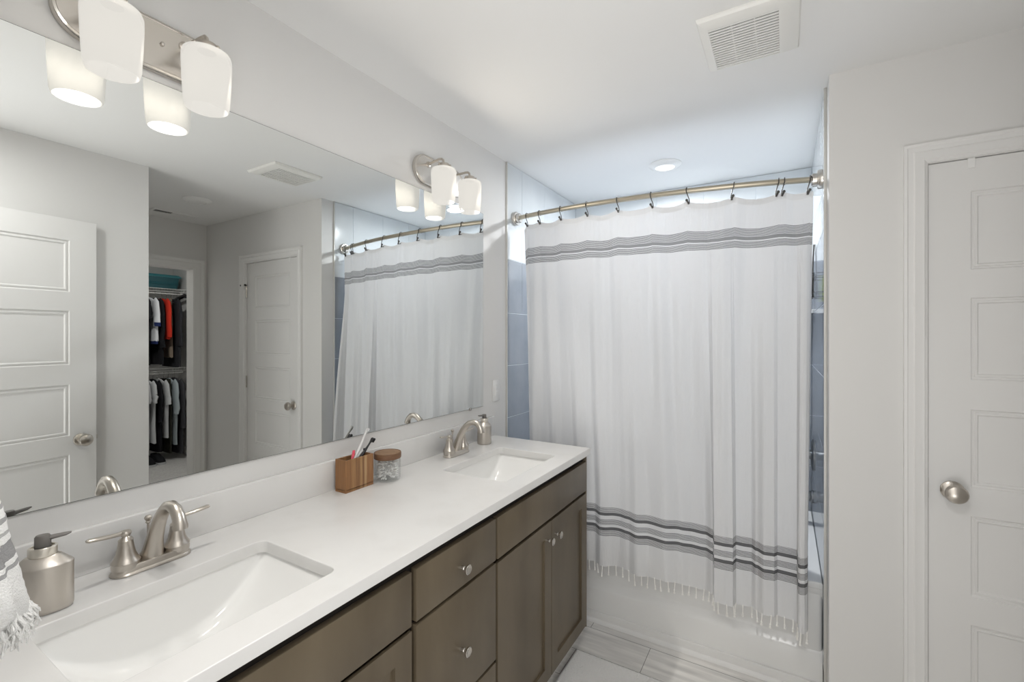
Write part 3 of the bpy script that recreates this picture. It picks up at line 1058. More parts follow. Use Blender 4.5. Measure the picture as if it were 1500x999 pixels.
def make_faucet(yc, label):
    f = thing('faucet', label, 'faucet', (0.088, yc, CT), 'centre-set faucets')
    k = MB()
    k.loft([[(x, y, z) for x, y in stadium(0, 0, 0.051, r)] for r, z in ((0.0285, 0.0003), (0.0295, 0.003), (0.0285, 0.0055), (0.0255, 0.008), (0.0245, 0.018), (0.0225, 0.021))])
    k.build('base_plate', nickel, f, 40)
    for s in (-1, 1):
        k = MB(); k.lathe([(0.0265, 0.014), (0.0270, 0.022), (0.0265, 0.026), (0.0275, 0.028), (0.0265, 0.0305), (0.0225, 0.036), (0.0185, 0.046), (0.0155, 0.060), (0.0138, 0.074), (0.0142, 0.076), (0.0128, 0.0785), (0.0088, 0.083), (0.0076, 0.085), (0.0102, 0.089), (0.0112, 0.093), (0.0095, 0.097), (0.003, 0.0985)], (0, s * 0.051, 0), 28)
        hd = k.build('handle', nickel, f)
        k = MB(); k.tube([(0, s * 0.055, 0.093), (0.002, s * 0.070, 0.0935), (0.004, s * 0.085, 0.0955), (0.006, s * 0.101, 0.098), (0.007, s * 0.118, 0.1), (0.0072, s * 0.122, 0.1002)], [(0.0055, 0.0052), (0.0044, 0.0048), (0.0046, 0.0068), (0.0044, 0.0078), (0.0042, 0.0080), (0.0025, 0.005)], 14); k.build('lever', nickel, hd)
    # high arc spout
    path = [(-0.003, 0, 0.016), (-0.002, 0, 0.022), (0.001, 0, 0.027), (0.006, 0, 0.042), (0.014, 0, 0.066), (0.026, 0, 0.092), (0.040, 0, 0.115), (0.057, 0, 0.135), (0.076, 0, 0.150), (0.097, 0, 0.156), (0.117, 0, 0.1515), (0.1305, 0, 0.139), (0.137, 0, 0.125), (0.1385, 0, 0.119), (0.1397, 0, 0.112)]
    rad = [(0.024, 0.025), (0.0245, 0.0255), (0.0225, 0.0228), (0.0195, 0.0198), (0.0172, 0.0172), (0.0155, 0.0155), (0.0143, 0.0143), (0.0134, 0.0134), (0.0128, 0.0128), (0.0125, 0.0125), (0.0125, 0.0125), (0.0128, 0.0128), (0.0134, 0.0134), (0.015, 0.015), (0.0144, 0.0144)]
    k = MB(); k.tube(path, rad, 24, up=Vector((1, 0, 0))); k.build('spout', nickel, f, 50)
    k = MB(); k.tube([(-0.022, 0, 0.018), (-0.022, 0, 0.094)], 0.0026, 10); k.lathe([(0.004, 0.092), (0.0055, 0.094), (0.0045, 0.098), (0.0075, 0.103), (0.0078, 0.107), (0.0045, 0.111), (0.001, 0.1115)], (-0.022, 0, 0), 16); k.build('lift_rod', nickel, f)
    return f


make_faucet(0.491, 'brushed nickel faucet behind the near sink')
make_faucet(1.664, 'brushed nickel faucet behind the sink at the tub end')


def make_dispenser(x, y, rot, a, bb, label, noz):
    d = thing('soap_dispenser', label, 'soap dispenser', (x, y, CT), rotz=rot)
    k = MB(); k.lathe([(0.94, 0.0003), (0.985, 0.003), (1, 0.006), (1, 0.089), (0.99, 0.091), (0.965, 0.0923), (0.60, 0.1085), (0.50, 0.1105)], n=48, sx=a, sy=bb); k.build('bottle', steel, d)
    k = MB(); k.lathe([(0.0225, 0.1095), (0.0235, 0.111), (0.0235, 0.126), (0.0222, 0.1275), (0.0185, 0.1275), (0.0182, 0.124)], n=32, sx=0.92 if a > 0.04 else 0.8, sy=0.78 if a > 0.04 else 0.8); k.build('collar', collar_mat, d)
    k = MB()
    if a > 0.04:
        k.lathe([(0.0150, 0.120), (0.0150, 0.138), (0.0148, 0.146), (0.012, 0.1495), (0.004, 0.150)], n=24, sx=0.82, sy=0.66)
    else:
        k.lathe([(0.0105, 0.120), (0.0105, 0.138), (0.0105, 0.144), (0.009, 0.147), (0.003, 0.1475)], n=24)
    p = k.build('pump', gun_grey, d)
    k = MB(); c_, s_ = cos(noz - rot), sin(noz - rot); q = 0.82 if a > 0.04 else 0.8
    k.tube([(0.008 * c_, 0.008 * s_, 0.142), (0.025 * c_ * q, 0.025 * s_ * q, 0.1425), (0.040 * c_ * q, 0.040 * s_ * q, 0.143), (0.050 * c_ * q, 0.050 * s_ * q, 0.1445)], [(0.0048, 0.0068), (0.0042, 0.006), (0.0035, 0.005), (0.0015, 0.003)], 12); k.build('nozzle', gun_grey, p)
    return d


make_dispenser(0.124, 0.2955, R(64), 0.0455, 0.0285, 'wide oval brushed steel soap dispenser behind the near sink beside the towel', R(72))
d2 = make_dispenser(0.0805, 1.902, R(90), 0.0375, 0.0345, 'smaller brushed steel soap dispenser by the faucet at the tub end', R(255))
# toothbrush holder with brushes
t = thing('toothbrush_holder', 'striped wooden toothbrush holder against the backsplash', 'toothbrush holder', (0.063, 1.109, CT), rotz=0)
k = MB()
hx, hy, hh = 0.0275, 0.0615, 0.113
k.box((-hx, -hy, 0.0003), (hx, hy, 0.012), 0.001, 1)
for lo, hi in (((-hx, -hy, 0.008), (-hx + 0.006, hy, hh)), ((hx - 0.006, -hy, 0.008), (hx, hy, hh)), ((-hx + 0.0055, -hy, 0.008), (hx - 0.0055, -hy + 0.007, hh)), ((-hx + 0.0055, hy - 0.007, 0.008), (hx - 0.0055, hy, hh))):
    k.box(lo, hi, 0.0008, 1)
k.build('body', acacia, t)
k = MB(); k.box((-hx + 0.0062, -hy + 0.0072, 0.0125), (hx - 0.0062, hy - 0.0072, 0.10)); k.build('insert', black_plastic, t)


def brush(name, label, cat, p0, p1, m, m2, head):
    e = thing(name, label, cat, p0)
    d_ = Vector(p1) - Vector(p0)
    k = MB()
    pts = [d_ * q for q in (0, 0.02, 0.35, 0.6, 0.75, 0.95, 1.0)]
    k.tube(pts, [0.002, 0.0042, 0.0052, 0.0046, 0.0036, 0.0046, 0.0025] if not head else [0.002, 0.0042, 0.005, 0.0034, 0.0034, 0.0058, 0.003], 12)
    k.build('handle', m, e)
    k = MB()
    u = d_.normalized()
    sd = Vector((1, 0, 0)) - u.x * u
    sd.normalize()
    for q in ((0.955, 0.975) if not head else (0.84, 0.875, 0.91, 0.945)):
        c_ = d_ * q
        k.tube([c_ + sd * 0.002, c_ + sd * (0.0085 if not head else 0.013)], [0.0042, 0.0045], 8)
    k.build('bristles', m2, e)
    return e


zb = CT + 0.1002
brush('toothbrush', 'white toothbrush leaning tall in the wooden holder', 'toothbrush', (0.062, 1.108, zb), (0.046, 1.181, 1.0735), white_plastic, white_plastic, False)
brush('toothbrush', 'black toothbrush with its head up in the wooden holder', 'toothbrush', (0.062, 1.135, zb), (0.064, 1.192, 1.0395), black_plastic, black_plastic, True)
brush('razor', 'white handled razor low in the holder behind the black brush', 'razor', (0.055, 1.118, zb), (0.050, 1.160, 1.003), white_plastic, black_plastic, False)
e = thing('tongue_scraper', 'pink plastic brush with a looped end at the front of the holder', 'tongue scraper', (0.073, 1.092, zb))
k = MB(); k.tube([(0, 0, 0), (0.002, -0.006, 0.008), (0.004, -0.004, 0.012)], 0.003, 10)
k.tube([(0.004, -0.008, 0.010), (0.003, 0.001, 0.017), (0.001, 0.006, 0.030), (-0.001, 0.008, 0.036), (-0.002, 0.004, 0.036), (0, -0.001, 0.024), (0.004, -0.008, 0.010)], 0.0028, 10); k.build('loop', pink_plastic, e)

# glass jar with cotton swabs
JX, JY, JR = 0.092, 1.238, 0.0485
t = thing('glass_jar', 'round glass jar with a flat wooden lid beside the wooden holder', 'jar', (JX, JY, CT))
k = MB(); k.lathe([(0.040, 0.0005), (0.0455, 0.002), (JR, 0.008), (JR, 0.074), (0.046, 0.080), (0.0448, 0.084), (0.0425, 0.084), (0.0435, 0.080), (0.0462, 0.073), (0.0462, 0.010), (0.0425, 0.006), (0.002, 0.0055)], n=48); k.build('glass', jar_glass, t)
k = MB(); k.lathe([(0.044, 0.0805), (0.0495, 0.0825), (0.0505, 0.085), (0.0505, 0.101), (0.0495, 0.1035), (0.046, 0.1035), (0.0455, 0.1025)], n=48, cap1=False); lid = k.build('lid', lid_rim, t)
k = MB(); k.lathe([(0.0458, 0.1005), (0.0458, 0.1027), (0.002, 0.1028)], n=48); k.build('lid_inlay', lid_wood, lid)
proto = None
rs = random.Random(3)
for i in range(60):
    if proto is None:
        proto = thing('cotton_swab', 'white cotton swab jumbled with others inside the glass jar', 'cotton swab', (0, 0, 0), 'cotton swabs in the glass jar')
        k = MB(); k.tube([(-0.03, 0, 0), (0.03, 0, 0)], 0.0010, 6); k.build('stick', white_plastic, proto)
        for s in (-1, 1):
            k = MB(); k.tube([(s * 0.024, 0, 0), (s * 0.026, 0, 0), (s * 0.031, 0, 0), (s * 0.036, 0, 0), (s * 0.0375, 0, 0)], [0.0012, 0.0024, 0.0030, 0.0024, 0.0008], 8); k.build('tip', cotton, proto)
        o = proto
    else:
        o = copy_tree(proto)
    while True:
        cz = 0.013 + 0.060 * (i + 0.5) / 60
        a = rs.random() * 2 * pi; rr = 0.026 * rs.random() ** 0.5
        th = rs.random() * pi; el = rs.uniform(-0.45, 0.45)
        dv = Vector((cos(th) * cos(el), sin(th) * cos(el), sin(el)))
        c_ = Vector((rr * cos(a), rr * sin(a), cz))
        ok = True
        for s in (-0.0375, 0.0375):
            q = c_ + dv * s
            if math.hypot(q.x, q.y) > 0.0425 or not 0.0095 < q.z < 0.0775:
                ok = False
        if ok:
            break
    o.location = (JX + c_.x, JY + c_.y, CT + c_.z)
    o.rotation_euler = Vector((1, 0, 0)).rotation_difference(dv).to_euler()

# ------------------------------------------------------------------ mirror, outlet
MY0, MY1, MZ0, MZ1 = 0.10, 2.0015, 1.0453, 2.0703
t = thing('wall_mirror', 'large frameless wall mirror above the double vanity', 'mirror', (0, 0, 0))
b = MB(); b.box((0.0005, MY0, MZ0), (0.0055, MY1, MZ1)); b.build('backing', mirror_edge, t)
b = MB(); b.quad((0.006, MY0 + 0.001, MZ0 + 0.001), (0.006, MY1 - 0.001, MZ0 + 0.001), (0.006, MY1 - 0.001, MZ1 - 0.001), (0.006, MY0 + 0.001, MZ1 - 0.001)); b.build('glass', mirror_mat, t, 0)
for y in (1.885,):
    k = MB(); k.box((0.0005, y - 0.008, MZ0 - 0.006), (0.0095, y + 0.008, MZ0 + 0.007), 0.002); k.build('clip', chrome, t)

t = thing('wall_outlet', 'white rocker switch plate on the wall between mirror and tub tiles', 'switch', (0.0, 2.131, 1.117))
k = MB(); k.box((0.0003, -0.036, -0.059), (0.006, 0.036, 0.059), 0.003); k.build('cover_plate', white_plastic, t)
k = MB(); k.box((0.005, -0.017, -0.034), (0.0075, 0.017, 0.034), 0.001); k.build('rocker_frame', white_plastic, t)
k = MB(); k.box((0.007, -0.013, -0.030), (0.0092, 0.013, -0.001), 0.001); k.box((0.007, -0.013, 0.001), (0.0085, 0.013, 0.030), 0.001); k.build('rocker', white_plastic, t)

# ------------------------------------------------------------------ vanity lights
def vanity_light(yc, label):
    t = thing('vanity_light', label, 'wall lamp', (0, yc, 0))
    zc, hz = 2.158, 0.066
    L = 0.172 - hz

    def ring(r, x):
        return [(x, q - 0.0, z) for z, q in stadium(zc, 0, L, r, 16)]
    k = MB(); k.loft([ring(hz, 0.0005), ring(hz, 0.016), ring(hz - 0.002, 0.0185), ring(hz - 0.007, 0.0195), ring(hz - 0.009, 0.0175), ring(hz - 0.011, 0.0175)]); k.build('back_plate', chrome, t, 40)
    k = MB(); k.sphere((0.020, 0.035, zc + 0.008), 0.0052, 12); k.tube([(0.017, 0.035, zc + 0.008), (0.024, 0.035, zc + 0.008)], 0.0025, 8); k.build('screw', chrome, t)
    for s in (-1, 1):
        y = s * 0.0955
        ax = 0.112
        k = MB()
        k.lathe([(0.013, 0.0175), (0.013, 0.021), (0.006, 0.024)], (0, y * 0.9, 2.186), 20, 'x')
        k.tube([(0.018, y * 0.9, 2.186), (0.05, y * 0.95, 2.190), (0.088, y, 2.193), (0.102, y, 2.191), (0.110, y, 2.184), (0.112, y, 2.172), (0.112, y, 2.158)], 0.0052, 12); k.build('arm', nickel, t)
        k = MB(); k.lathe([(0.010, 2.172), (0.0235, 2.167), (0.0255, 2.163), (0.0255, 2.150), (0.018, 2.148)], (ax, y, 0), 24)
        for a in (30, 150, 270):
            k.sphere((ax + 0.029 * cos(R(a)), y + 0.029 * sin(R(a)), 2.160), 0.0045, 10)
        k.build('fitter', nickel, t)
        k = MB(); k.lathe([(0.020, 2.149), (0.042, 2.1475), (0.0515, 2.143), (0.0548, 2.134), (0.0552, 2.122), (0.0535, 2.07), (0.0505, 2.015), (0.0478, 2.003), (0.0452, 2.001), (0.0452, 2.004), (0.048, 2.016), (0.051, 2.07), (0.0525, 2.12), (0.045, 2.143), (0.020, 2.1465)], (ax, y, 0), 40, cap0=False, cap1=False); k.build('shade', shade_glass, t, 60)
        area('bulb_light', (ax, y + yc, 2.075), (0, R(-79), 0), 0.075, 0.075, SHADE_POWER, SHADE_COL, 'DISK')
    return t


vanity_light(0.504, 'two shade vanity light above the near sink')
vanity_light(1.640, 'two shade vanity light above the sink at the tub end')

# ------------------------------------------------------------------ ceiling fittings
t = thing('exhaust_fan', 'square white slatted exhaust fan on the ceiling', 'fan', (1.283, 1.700, H))
hx, hy = 0.143, 0.155
k = MB()
outer = [(-hx, -hy), (hx, -hy), (hx, hy), (-hx, hy)]
ix0, ix1, iy0, iy1 = -0.112, 0.085, -0.118, 0.128


def rr4(x0, x1, y0, y1, z): return [(x0, y0, z), (x1, y0, z), (x1, y1, z), (x0, y1, z)]


k.loft([rr4(-hx, hx, -hy, hy, -0.0004), rr4(-hx, hx, -hy, hy, -0.006), rr4(-hx + 0.004, hx - 0.004, -hy + 0.004, hy - 0.004, -0.014), rr4(ix0 - 0.008, ix1 + 0.012, iy0 - 0.012, iy1 + 0.008, -0.024), rr4(ix0, ix1, iy0, iy1, -0.025), rr4(ix0, ix1, iy0, iy1, -0.010)], True, False)
k.build('grille_frame', fan_plastic, t, 25)
k = MB(); k.box((ix0, iy0, -0.010), (ix1, iy1, -0.008)); k.build('recess', slot_dark, t)
k = MB(); nsl = 17
for i in range(nsl):
    y = iy0 + (iy1 - iy0) * (i + 0.5) / nsl
    k.box((ix0, y - 0.0040, -0.0245), (ix1, y + 0.0040, -0.0205), 0.0008, 1)
for x in (ix0 + (ix1 - ix0) / 3, ix0 + 2 * (ix1 - ix0) / 3):
    k.box((x - 0.0015, iy0, -0.0215), (x + 0.0015, iy1, -0.0125))
k.build('slats', fan_plastic, t)


def disc_light(x, y, label, m):
    t = thing('ceiling_light', label, 'ceiling light', (x, y, H))
    k = MB(); k.lathe([(0.092, -0.0004), (0.092, -0.004), (0.086, -0.010), (0.062, -0.021), (0.056, -0.022), (0.054, -0.017)], n=48, cap1=False); k.build('trim_ring', white_plastic, t)
    k = MB(); k.lathe([(0.056, -0.012), (0.054, -0.0185), (0.035, -0.021), (0.002, -0.0215)], n=48); k.build('lens', m, t)


disc_light(0.78, 2.755, 'round white disc light on the ceiling above the bathtub', disc_cool)
disc_light(1.36, 0.33, 'added round white disc light, out of view on the ceiling just inside the entrance', disc_cool)  # fixture added to go with the unseen entry fill
disc_light(4.15, 1.95, 'added round white disc light, out of view on the closet ceiling', disc_cool)  # fixture added to go with the unseen closet fill
disc_light(2.35, 1.69, 'round white disc light by the closet, unlit, seen in the mirror', white_plastic)
t = thing('air_vent', 'long white slotted air vent on the ceiling by the closet doorway, in the mirror', 'air vent', (2.915, 1.775, H))
k = MB(); k.loft([rr4(-0.052, 0.052, -0.16, 0.16, -0.0004), rr4(-0.052, 0.052, -0.16, 0.16, -0.003), rr4(-0.040, 0.040, -0.148, 0.148, -0.009), rr4(-0.034, 0.034, -0.142, 0.142, -0.009), rr4(-0.034, 0.034, -0.142, 0.142, -0.003)], True, False); k.build('frame', white_plastic, t, 25)
k = MB(); k.box((-0.034, -0.142, -0.003), (0.034, 0.142, -0.002)); k.build('duct', slot_dark, t)
k = MB()
for i in range(24):
    y = -0.136 + 0.272 * i / 23
    tilt = 0.004 if i < 11 else -0.004
    k.loft([[(-0.034, y - 0.001 - tilt, -0.0085), (-0.034, y + 0.001 - tilt, -0.0085), (-0.034, y + 0.001 + tilt, -0.0035), (-0.034, y - 0.001 + tilt, -0.0035)], [(0.034, y - 0.001 - tilt, -0.0085), (0.034, y + 0.001 - tilt, -0.0085), (0.034, y + 0.001 + tilt, -0.0035), (0.034, y - 0.001 + tilt, -0.0035)]])
k.build('louvres', white_plastic, t)

# ------------------------------------------------------------------ towel on a ring (front wall, at the left edge)
t = thing('towel_ring', 'metal towel ring on the wall at the near end of the vanity', 'towel ring', (0.36, 0.0505, 1.50))
k = MB(); k.lathe([(0.026, 0), (0.026, 0.006), (0.018, 0.010), (0.009, 0.014), (0.009, 0.05), (0.012, 0.056), (0.004, 0.06)], n=24, axis='y'); k.build('mount', nickel, t)
k = MB(); k.tube([(0.078 * sin(2 * pi * i / 40), 0.05, -0.078 + 0.078 * cos(2 * pi * i / 40)) for i in range(41)], 0.0045, 10, cap=False); k.build('ring', nickel, t)
# towel: two layers gathered in the ring, flaring below, fringed hem
bm = bmesh.new(); uvl = bm.loops.layers.uv.new('UVMap')
NT, NZ = 100, 60
TZ0, TZ1 = 1.36, 1.05
g = []
for j in range(NZ + 1):
    q = j / NZ
    row = []
    zc = TZ0 + (TZ1 - TZ0) * q
    HW = [(0, 0.040), (0.2, 0.046), (0.30, 0.056), (0.48, 0.113), (0.75, 0.176), (0.88, 0.196), (0.96, 0.196), (1.0, 0.186)]
    for (q0, w0), (q1, w1) in zip(HW, HW[1:]):
        if q0 <= q <= q1:
            half = w0 + (w1 - w0) * (q - q0) / (q1 - q0)
            break
    for i in range(NT):
        a = 2 * pi * i / NT
        ex = math.copysign(abs(cos(a)) ** 0.85, cos(a)); ey = math.copysign(abs(sin(a)) ** 0.6, sin(a))
        fold = 0.010 * sin(a * 7 + 0.6) * (0.4 + q) + 0.004 * noise.noise((a * 2, q * 6, 1))
        thk = 0.022 + 0.020 * q
        rgh = 0.0016 * noise.noise((cos(a) * 60, sin(a) * 60, q * 90))
        x = 0.380 + (half + rgh) * ex + 0.004 * noise.noise((q * 9, 3, a))
        y = 0.128 + 0.020 * q + (thk + fold * abs(sin(a))) * ey + rgh
        zz = zc + (0.012 * sin(a * 5) + 0.01 * noise.noise((a * 9, 0, 5))) * q ** 5
        row.append((bm.verts.new((x, y, zz)), a, zc - TZ1))
    g.append(row)
for j in range(NZ):
    for i in range(NT):
        i2 = (i + 1) % NT
        quad = (g[j][i], g[j][i2], g[j + 1][i2], g[j + 1][i])
        f = bm.faces.new([v_[0] for v_ in quad]); f.smooth = True
        for lp, v_ in zip(f.loops, quad):
            lp[uvl].uv = (v_[1], v_[2])
f = bm.faces.new([v_[0] for v_ in g[0]]); f.smooth = False
for lp in f.loops: lp[uvl].uv = (0, 0.31)
f = bm.faces.new([v_[0] for v_ in g[-1]][::-1])
for lp in f.loops: lp[uvl].uv = (0, 0)
bmesh.ops.recalc_face_normals(bm, faces=bm.faces[:])
me = bpy.data.meshes.new('hand_towel'); hem_pts = [v_[0].co.copy() for v_ in g[-1]]; bm.to_mesh(me); bm.free(); me.materials.append(towel_mat)
tw = bpy.data.objects.new('hand_towel', me); C.objects.link(tw)
tag(tw, 'white terry hand towel with grey stripes hanging over the near soap dispenser', 'towel')
mb = MB(); rf = random.Random(5)
for i in range(900):
    p = hem_pts[rf.randrange(len(hem_pts))].lerp(hem_pts[rf.randrange(len(hem_pts))], 0 if rf.random() < 0.75 else rf.random() * 0.3)
    out = Vector((p.x - 0.372, p.y - 0.148, 0)); out.normalize()
    dz = -0.008 - 0.022 * rf.random()
    p = p + Vector((0, 0, rf.random() * 0.012))
    e1 = p + out * (0.004 + 0.01 * rf.random()) + Vector((rf.uniform(-.005, .005), rf.uniform(-.005, .005), dz * 0.5))
    e2 = e1 + Vector((rf.uniform(-.005, .005), rf.uniform(-.005, .005), dz * 0.5))
    mb.tube([p, e1, e2], [0.0016, 0.0014, 0.0008], 4)
fr = mb.build('fringe', terry, tw)
fr['kind'] = 'stuff'

# ------------------------------------------------------------------ bath mat
mb = MB(); NXm, NYm = 130, 160
x0, x1, y0, y1 = 0.52, 1.05, 1.18, 2.044
vs = []
for i in range(NXm + 1):
    row = []
    for j in range(NYm + 1):
        x = x0 + (x1 - x0) * i / NXm; y = y0 + (y1 - y0) * j / NYm
        e = min(i, NXm - i, j, NYm - j)
        z = 0.015 * min(1, e / 3) ** 0.5 + 0.0025 * noise.noise((x * 130, y * 130, 0)) * min(1, e / 2) + 0.0012 + ZF
        row.append(mb.bm.verts.new((x, y, z)))
    vs.append(row)
for i in range(NXm):
    for j in range(NYm):
        mb.bm.faces.new((vs[i][j], vs[i + 1][j], vs[i + 1][j + 1], vs[i][j + 1]))
tag(mb.build('bath_mat', rug_mat, smooth=180), 'pale fluffy bath mat on the plank floor in front of the vanity', 'bath mat')

# ------------------------------------------------------------------ the walk-in closet seen in the mirror
SHX0, SHX1 = 5.19, XB - 0.002


def wire_shelf(z, label):
    t = thing('wire_shelf', label, 'shelf', (0, 0, z))
    k = MB()
    for x, dz in ((SHX0, 0), (SHX0, -0.035), (SHX0 + 0.12, -0.003), (SHX0 + 0.24, -0.003), (SHX1 - 0.004, 0)):
        k.tube([(x, YN + 0.05, dz), (x, YC - 0.003, dz)], 0.0035, 8)
    k.build('rails', wire_white, t)
    k = MB()
    for i in range(54):
        y = YN + 0.06 + i * 0.0292
        k.tube([(SHX0, y, -0.035), (SHX0, y, 0.003), (SHX1 - 0.002, y, 0.003)], 0.0014, 5)
    k.build('grid_wires', wire_white, t)
    k = MB(); k.tube([(SHX0 + 0.03, 2.845, -0.01), (SHX1 - 0.004, 2.845, -0.25)], 0.006, 8); k.box((SHX1 - 0.006, 2.835, -0.27), (SHX1 - 0.0005, 2.855, -0.20)); k.build('brace', wire_white, t)
    k = MB(); k.tube([(SHX0 + 0.022, YN + 0.05, -0.06), (SHX0 + 0.022, 2.82, -0.06)], 0.008, 10)
    for y in (1.4, 1.9, 2.33, 2.79):
        k.tube([(SHX0, y, -0.035), (SHX0 + 0.01, y, -0.055), (SHX0 + 0.022, y, -0.06)], 0.004, 6)
    k.build('hanging_rail', wire_white, t)
    return t


wire_shelf(2.003, 'upper white wire shelf in the closet, holding the teal bin')
wire_shelf(1.018, 'lower white wire shelf in the closet, above the grey shirts')
t = thing('storage_bin', 'large teal plastic storage bin on the upper closet shelf', 'storage bin', (5.37, 2.57, 2.0065))
k = MB(); k.loft([[(x, y, z) for x, y in rrect(0, 0, hx_, hy_, 0.03)] for z, hx_, hy_ in ((0.0, 0.125, 0.21), (0.02, 0.13, 0.215), (0.05, 0.132, 0.218), (0.055, 0.138, 0.224), (0.075, 0.138, 0.224), (0.08, 0.134, 0.22), (0.15, 0.145, 0.235))]); k.build('tub', teal, t, 40)
k = MB(); k.loft([[(x, y, z) for x, y in rrect(0, 0, hx_, hy_, 0.03)] for z, hx_, hy_ in ((0.142, 0.156, 0.246), (0.156, 0.156, 0.246), (0.160, 0.150, 0.24), (0.175, 0.140, 0.23))]); k.build('lid', teal_lid, t, 40)


def hanger(y, zr, label, m, group=None):
    """clothes hanger on the rail at height zr; arms along x; returns shoulder height"""
    e = thing('clothes_hanger', label, 'hanger', (SHX0 + 0.022, y, zr), group)
    k = MB()
    k.tube([(0.012 * cos(R(a)), 0, 0.012 * sin(R(a))) for a in range(-20, 200, 20)] + [(-0.008, 0, -0.02), (0, 0, -0.035), (0, 0, -0.06)], 0.002, 6)
    k.build('hook', chrome, e)
    k = MB(); k.tube([(-0.2, 0, -0.12), (-0.1, 0, -0.088), (0, 0, -0.06), (0.1, 0, -0.088), (0.2, 0, -0.12)], 0.0042, 8); k.tube([(-0.2, 0, -0.12), (0.2, 0, -0.12)], 0.0035, 8); k.build('frame', m, e)
    return e


def garment(name, label, cat, y, zr, m, length=0.6, half=0.21, thick=0.024, sleeve=0.0, flare=0.02, seed=0, slack=False, group=None, extra=None):
    """a garment hanging edge-on below the rail: body loft plus hanging sleeves, one mesh"""
    rn = random.Random(seed)
    e = MB()
    xc = SHX0 + 0.022
    zt = zr - 0.064
    rings = []
    NN = 36
    nz = 26
    for j in range(nz + 1):
        q = j / nz
        z = zt - length * q
        if slack:
            hw = half * (0.45 + 0.06 * q)
        else:
            dz = zt - z
            hw = min(half + flare * q, 0.052 + dz * 2.9)
        th = thick * (0.45 + 0.55 * min(1, q * 4)) * (1 + 0.25 * sin(q * 5 + seed))
        ring = []
        for k in range(NN):
            a = 2 * pi * k / NN
            ex = math.copysign(abs(cos(a)) ** 0.8, cos(a)); ey = math.copysign(abs(sin(a)) ** 0.7, sin(a))
            nn = noise.noise((cos(a) * 2.2 + seed * 3.1, sin(a) * 2.2, q * 3.5)) * min(1, q * 5)
            ring.append((xc + hw * ex * (1 + 0.05 * nn), y + (th + 0.010 * nn) * ey, z + (0.012 * nn * (q > 0.93))))
        rings.append(ring)
    e.loft(rings)
    if sleeve:
        for s in (-1, 1):
            x0_ = xc + s * (half - 0.03)
            pts = [(x0_ - s * 0.04, y, zt - 0.045), (x0_ + s * 0.01, y - 0.003, zt - 0.085), (x0_ + s * 0.035, y - 0.006, zt - 0.17)]
            rad = [(0.055, 0.014), (0.066, 0.020), (0.062, 0.022)]
            Lr = sleeve
            kk_ = 4
            for i in range(1, kk_ + 1):
                f_ = i / kk_
                pts.append((x0_ + s * (0.035 + 0.02 * f_) + 0.01 * rn.uniform(-1, 1), y - 0.006 + 0.006 * rn.uniform(-1, 1), zt - 0.17 - (Lr - 0.17) * f_))
                rad.append((0.062 - 0.018 * f_ * (Lr > 0.35), 0.022))
            e.tube(pts, rad, 16, up=Vector((1, 0, 0)))
    o = e.build(name, m, smooth=60)
    tag(o, label, cat, group)
    return o


def cl(nm, c): return cloth(nm, c)


G = 'clothes hanging in the closet'
zu, zl = 1.943, 0.958
black = cl('black_cloth', (0.014, 0.014, 0.016)); char = cl('charcoal_cloth', (0.03, 0.03, 0.034)); white = cl('white_jersey_cloth', (0.62, 0.63, 0.66))
red = cl('red_cloth', (0.50, 0.035, 0.02)); tan_ = cl('tan_cloth', (0.30, 0.24, 0.19)); navy = cl('navy_cloth', (0.02, 0.03, 0.10)); cream = cl('cream_cloth', (0.5, 0.47, 0.40))
grey = cl('grey_cloth', (0.36, 0.36, 0.37)); lgrey = cl('light_grey_cloth', (0.48, 0.49, 0.50)); pale = cl('pale_blue_cloth', (0.36, 0.41, 0.43)); olive = cl('dark_olive_cloth', (0.05, 0.05, 0.04)); dgrey = cl('dark_grey_cloth', (0.05, 0.05, 0.055))
wood_h = mat('hanger_plastic', (0.03, 0.03, 0.03), 0.5); wht_h = mat('hanger_white', (0.6, 0.6, 0.58), 0.5)

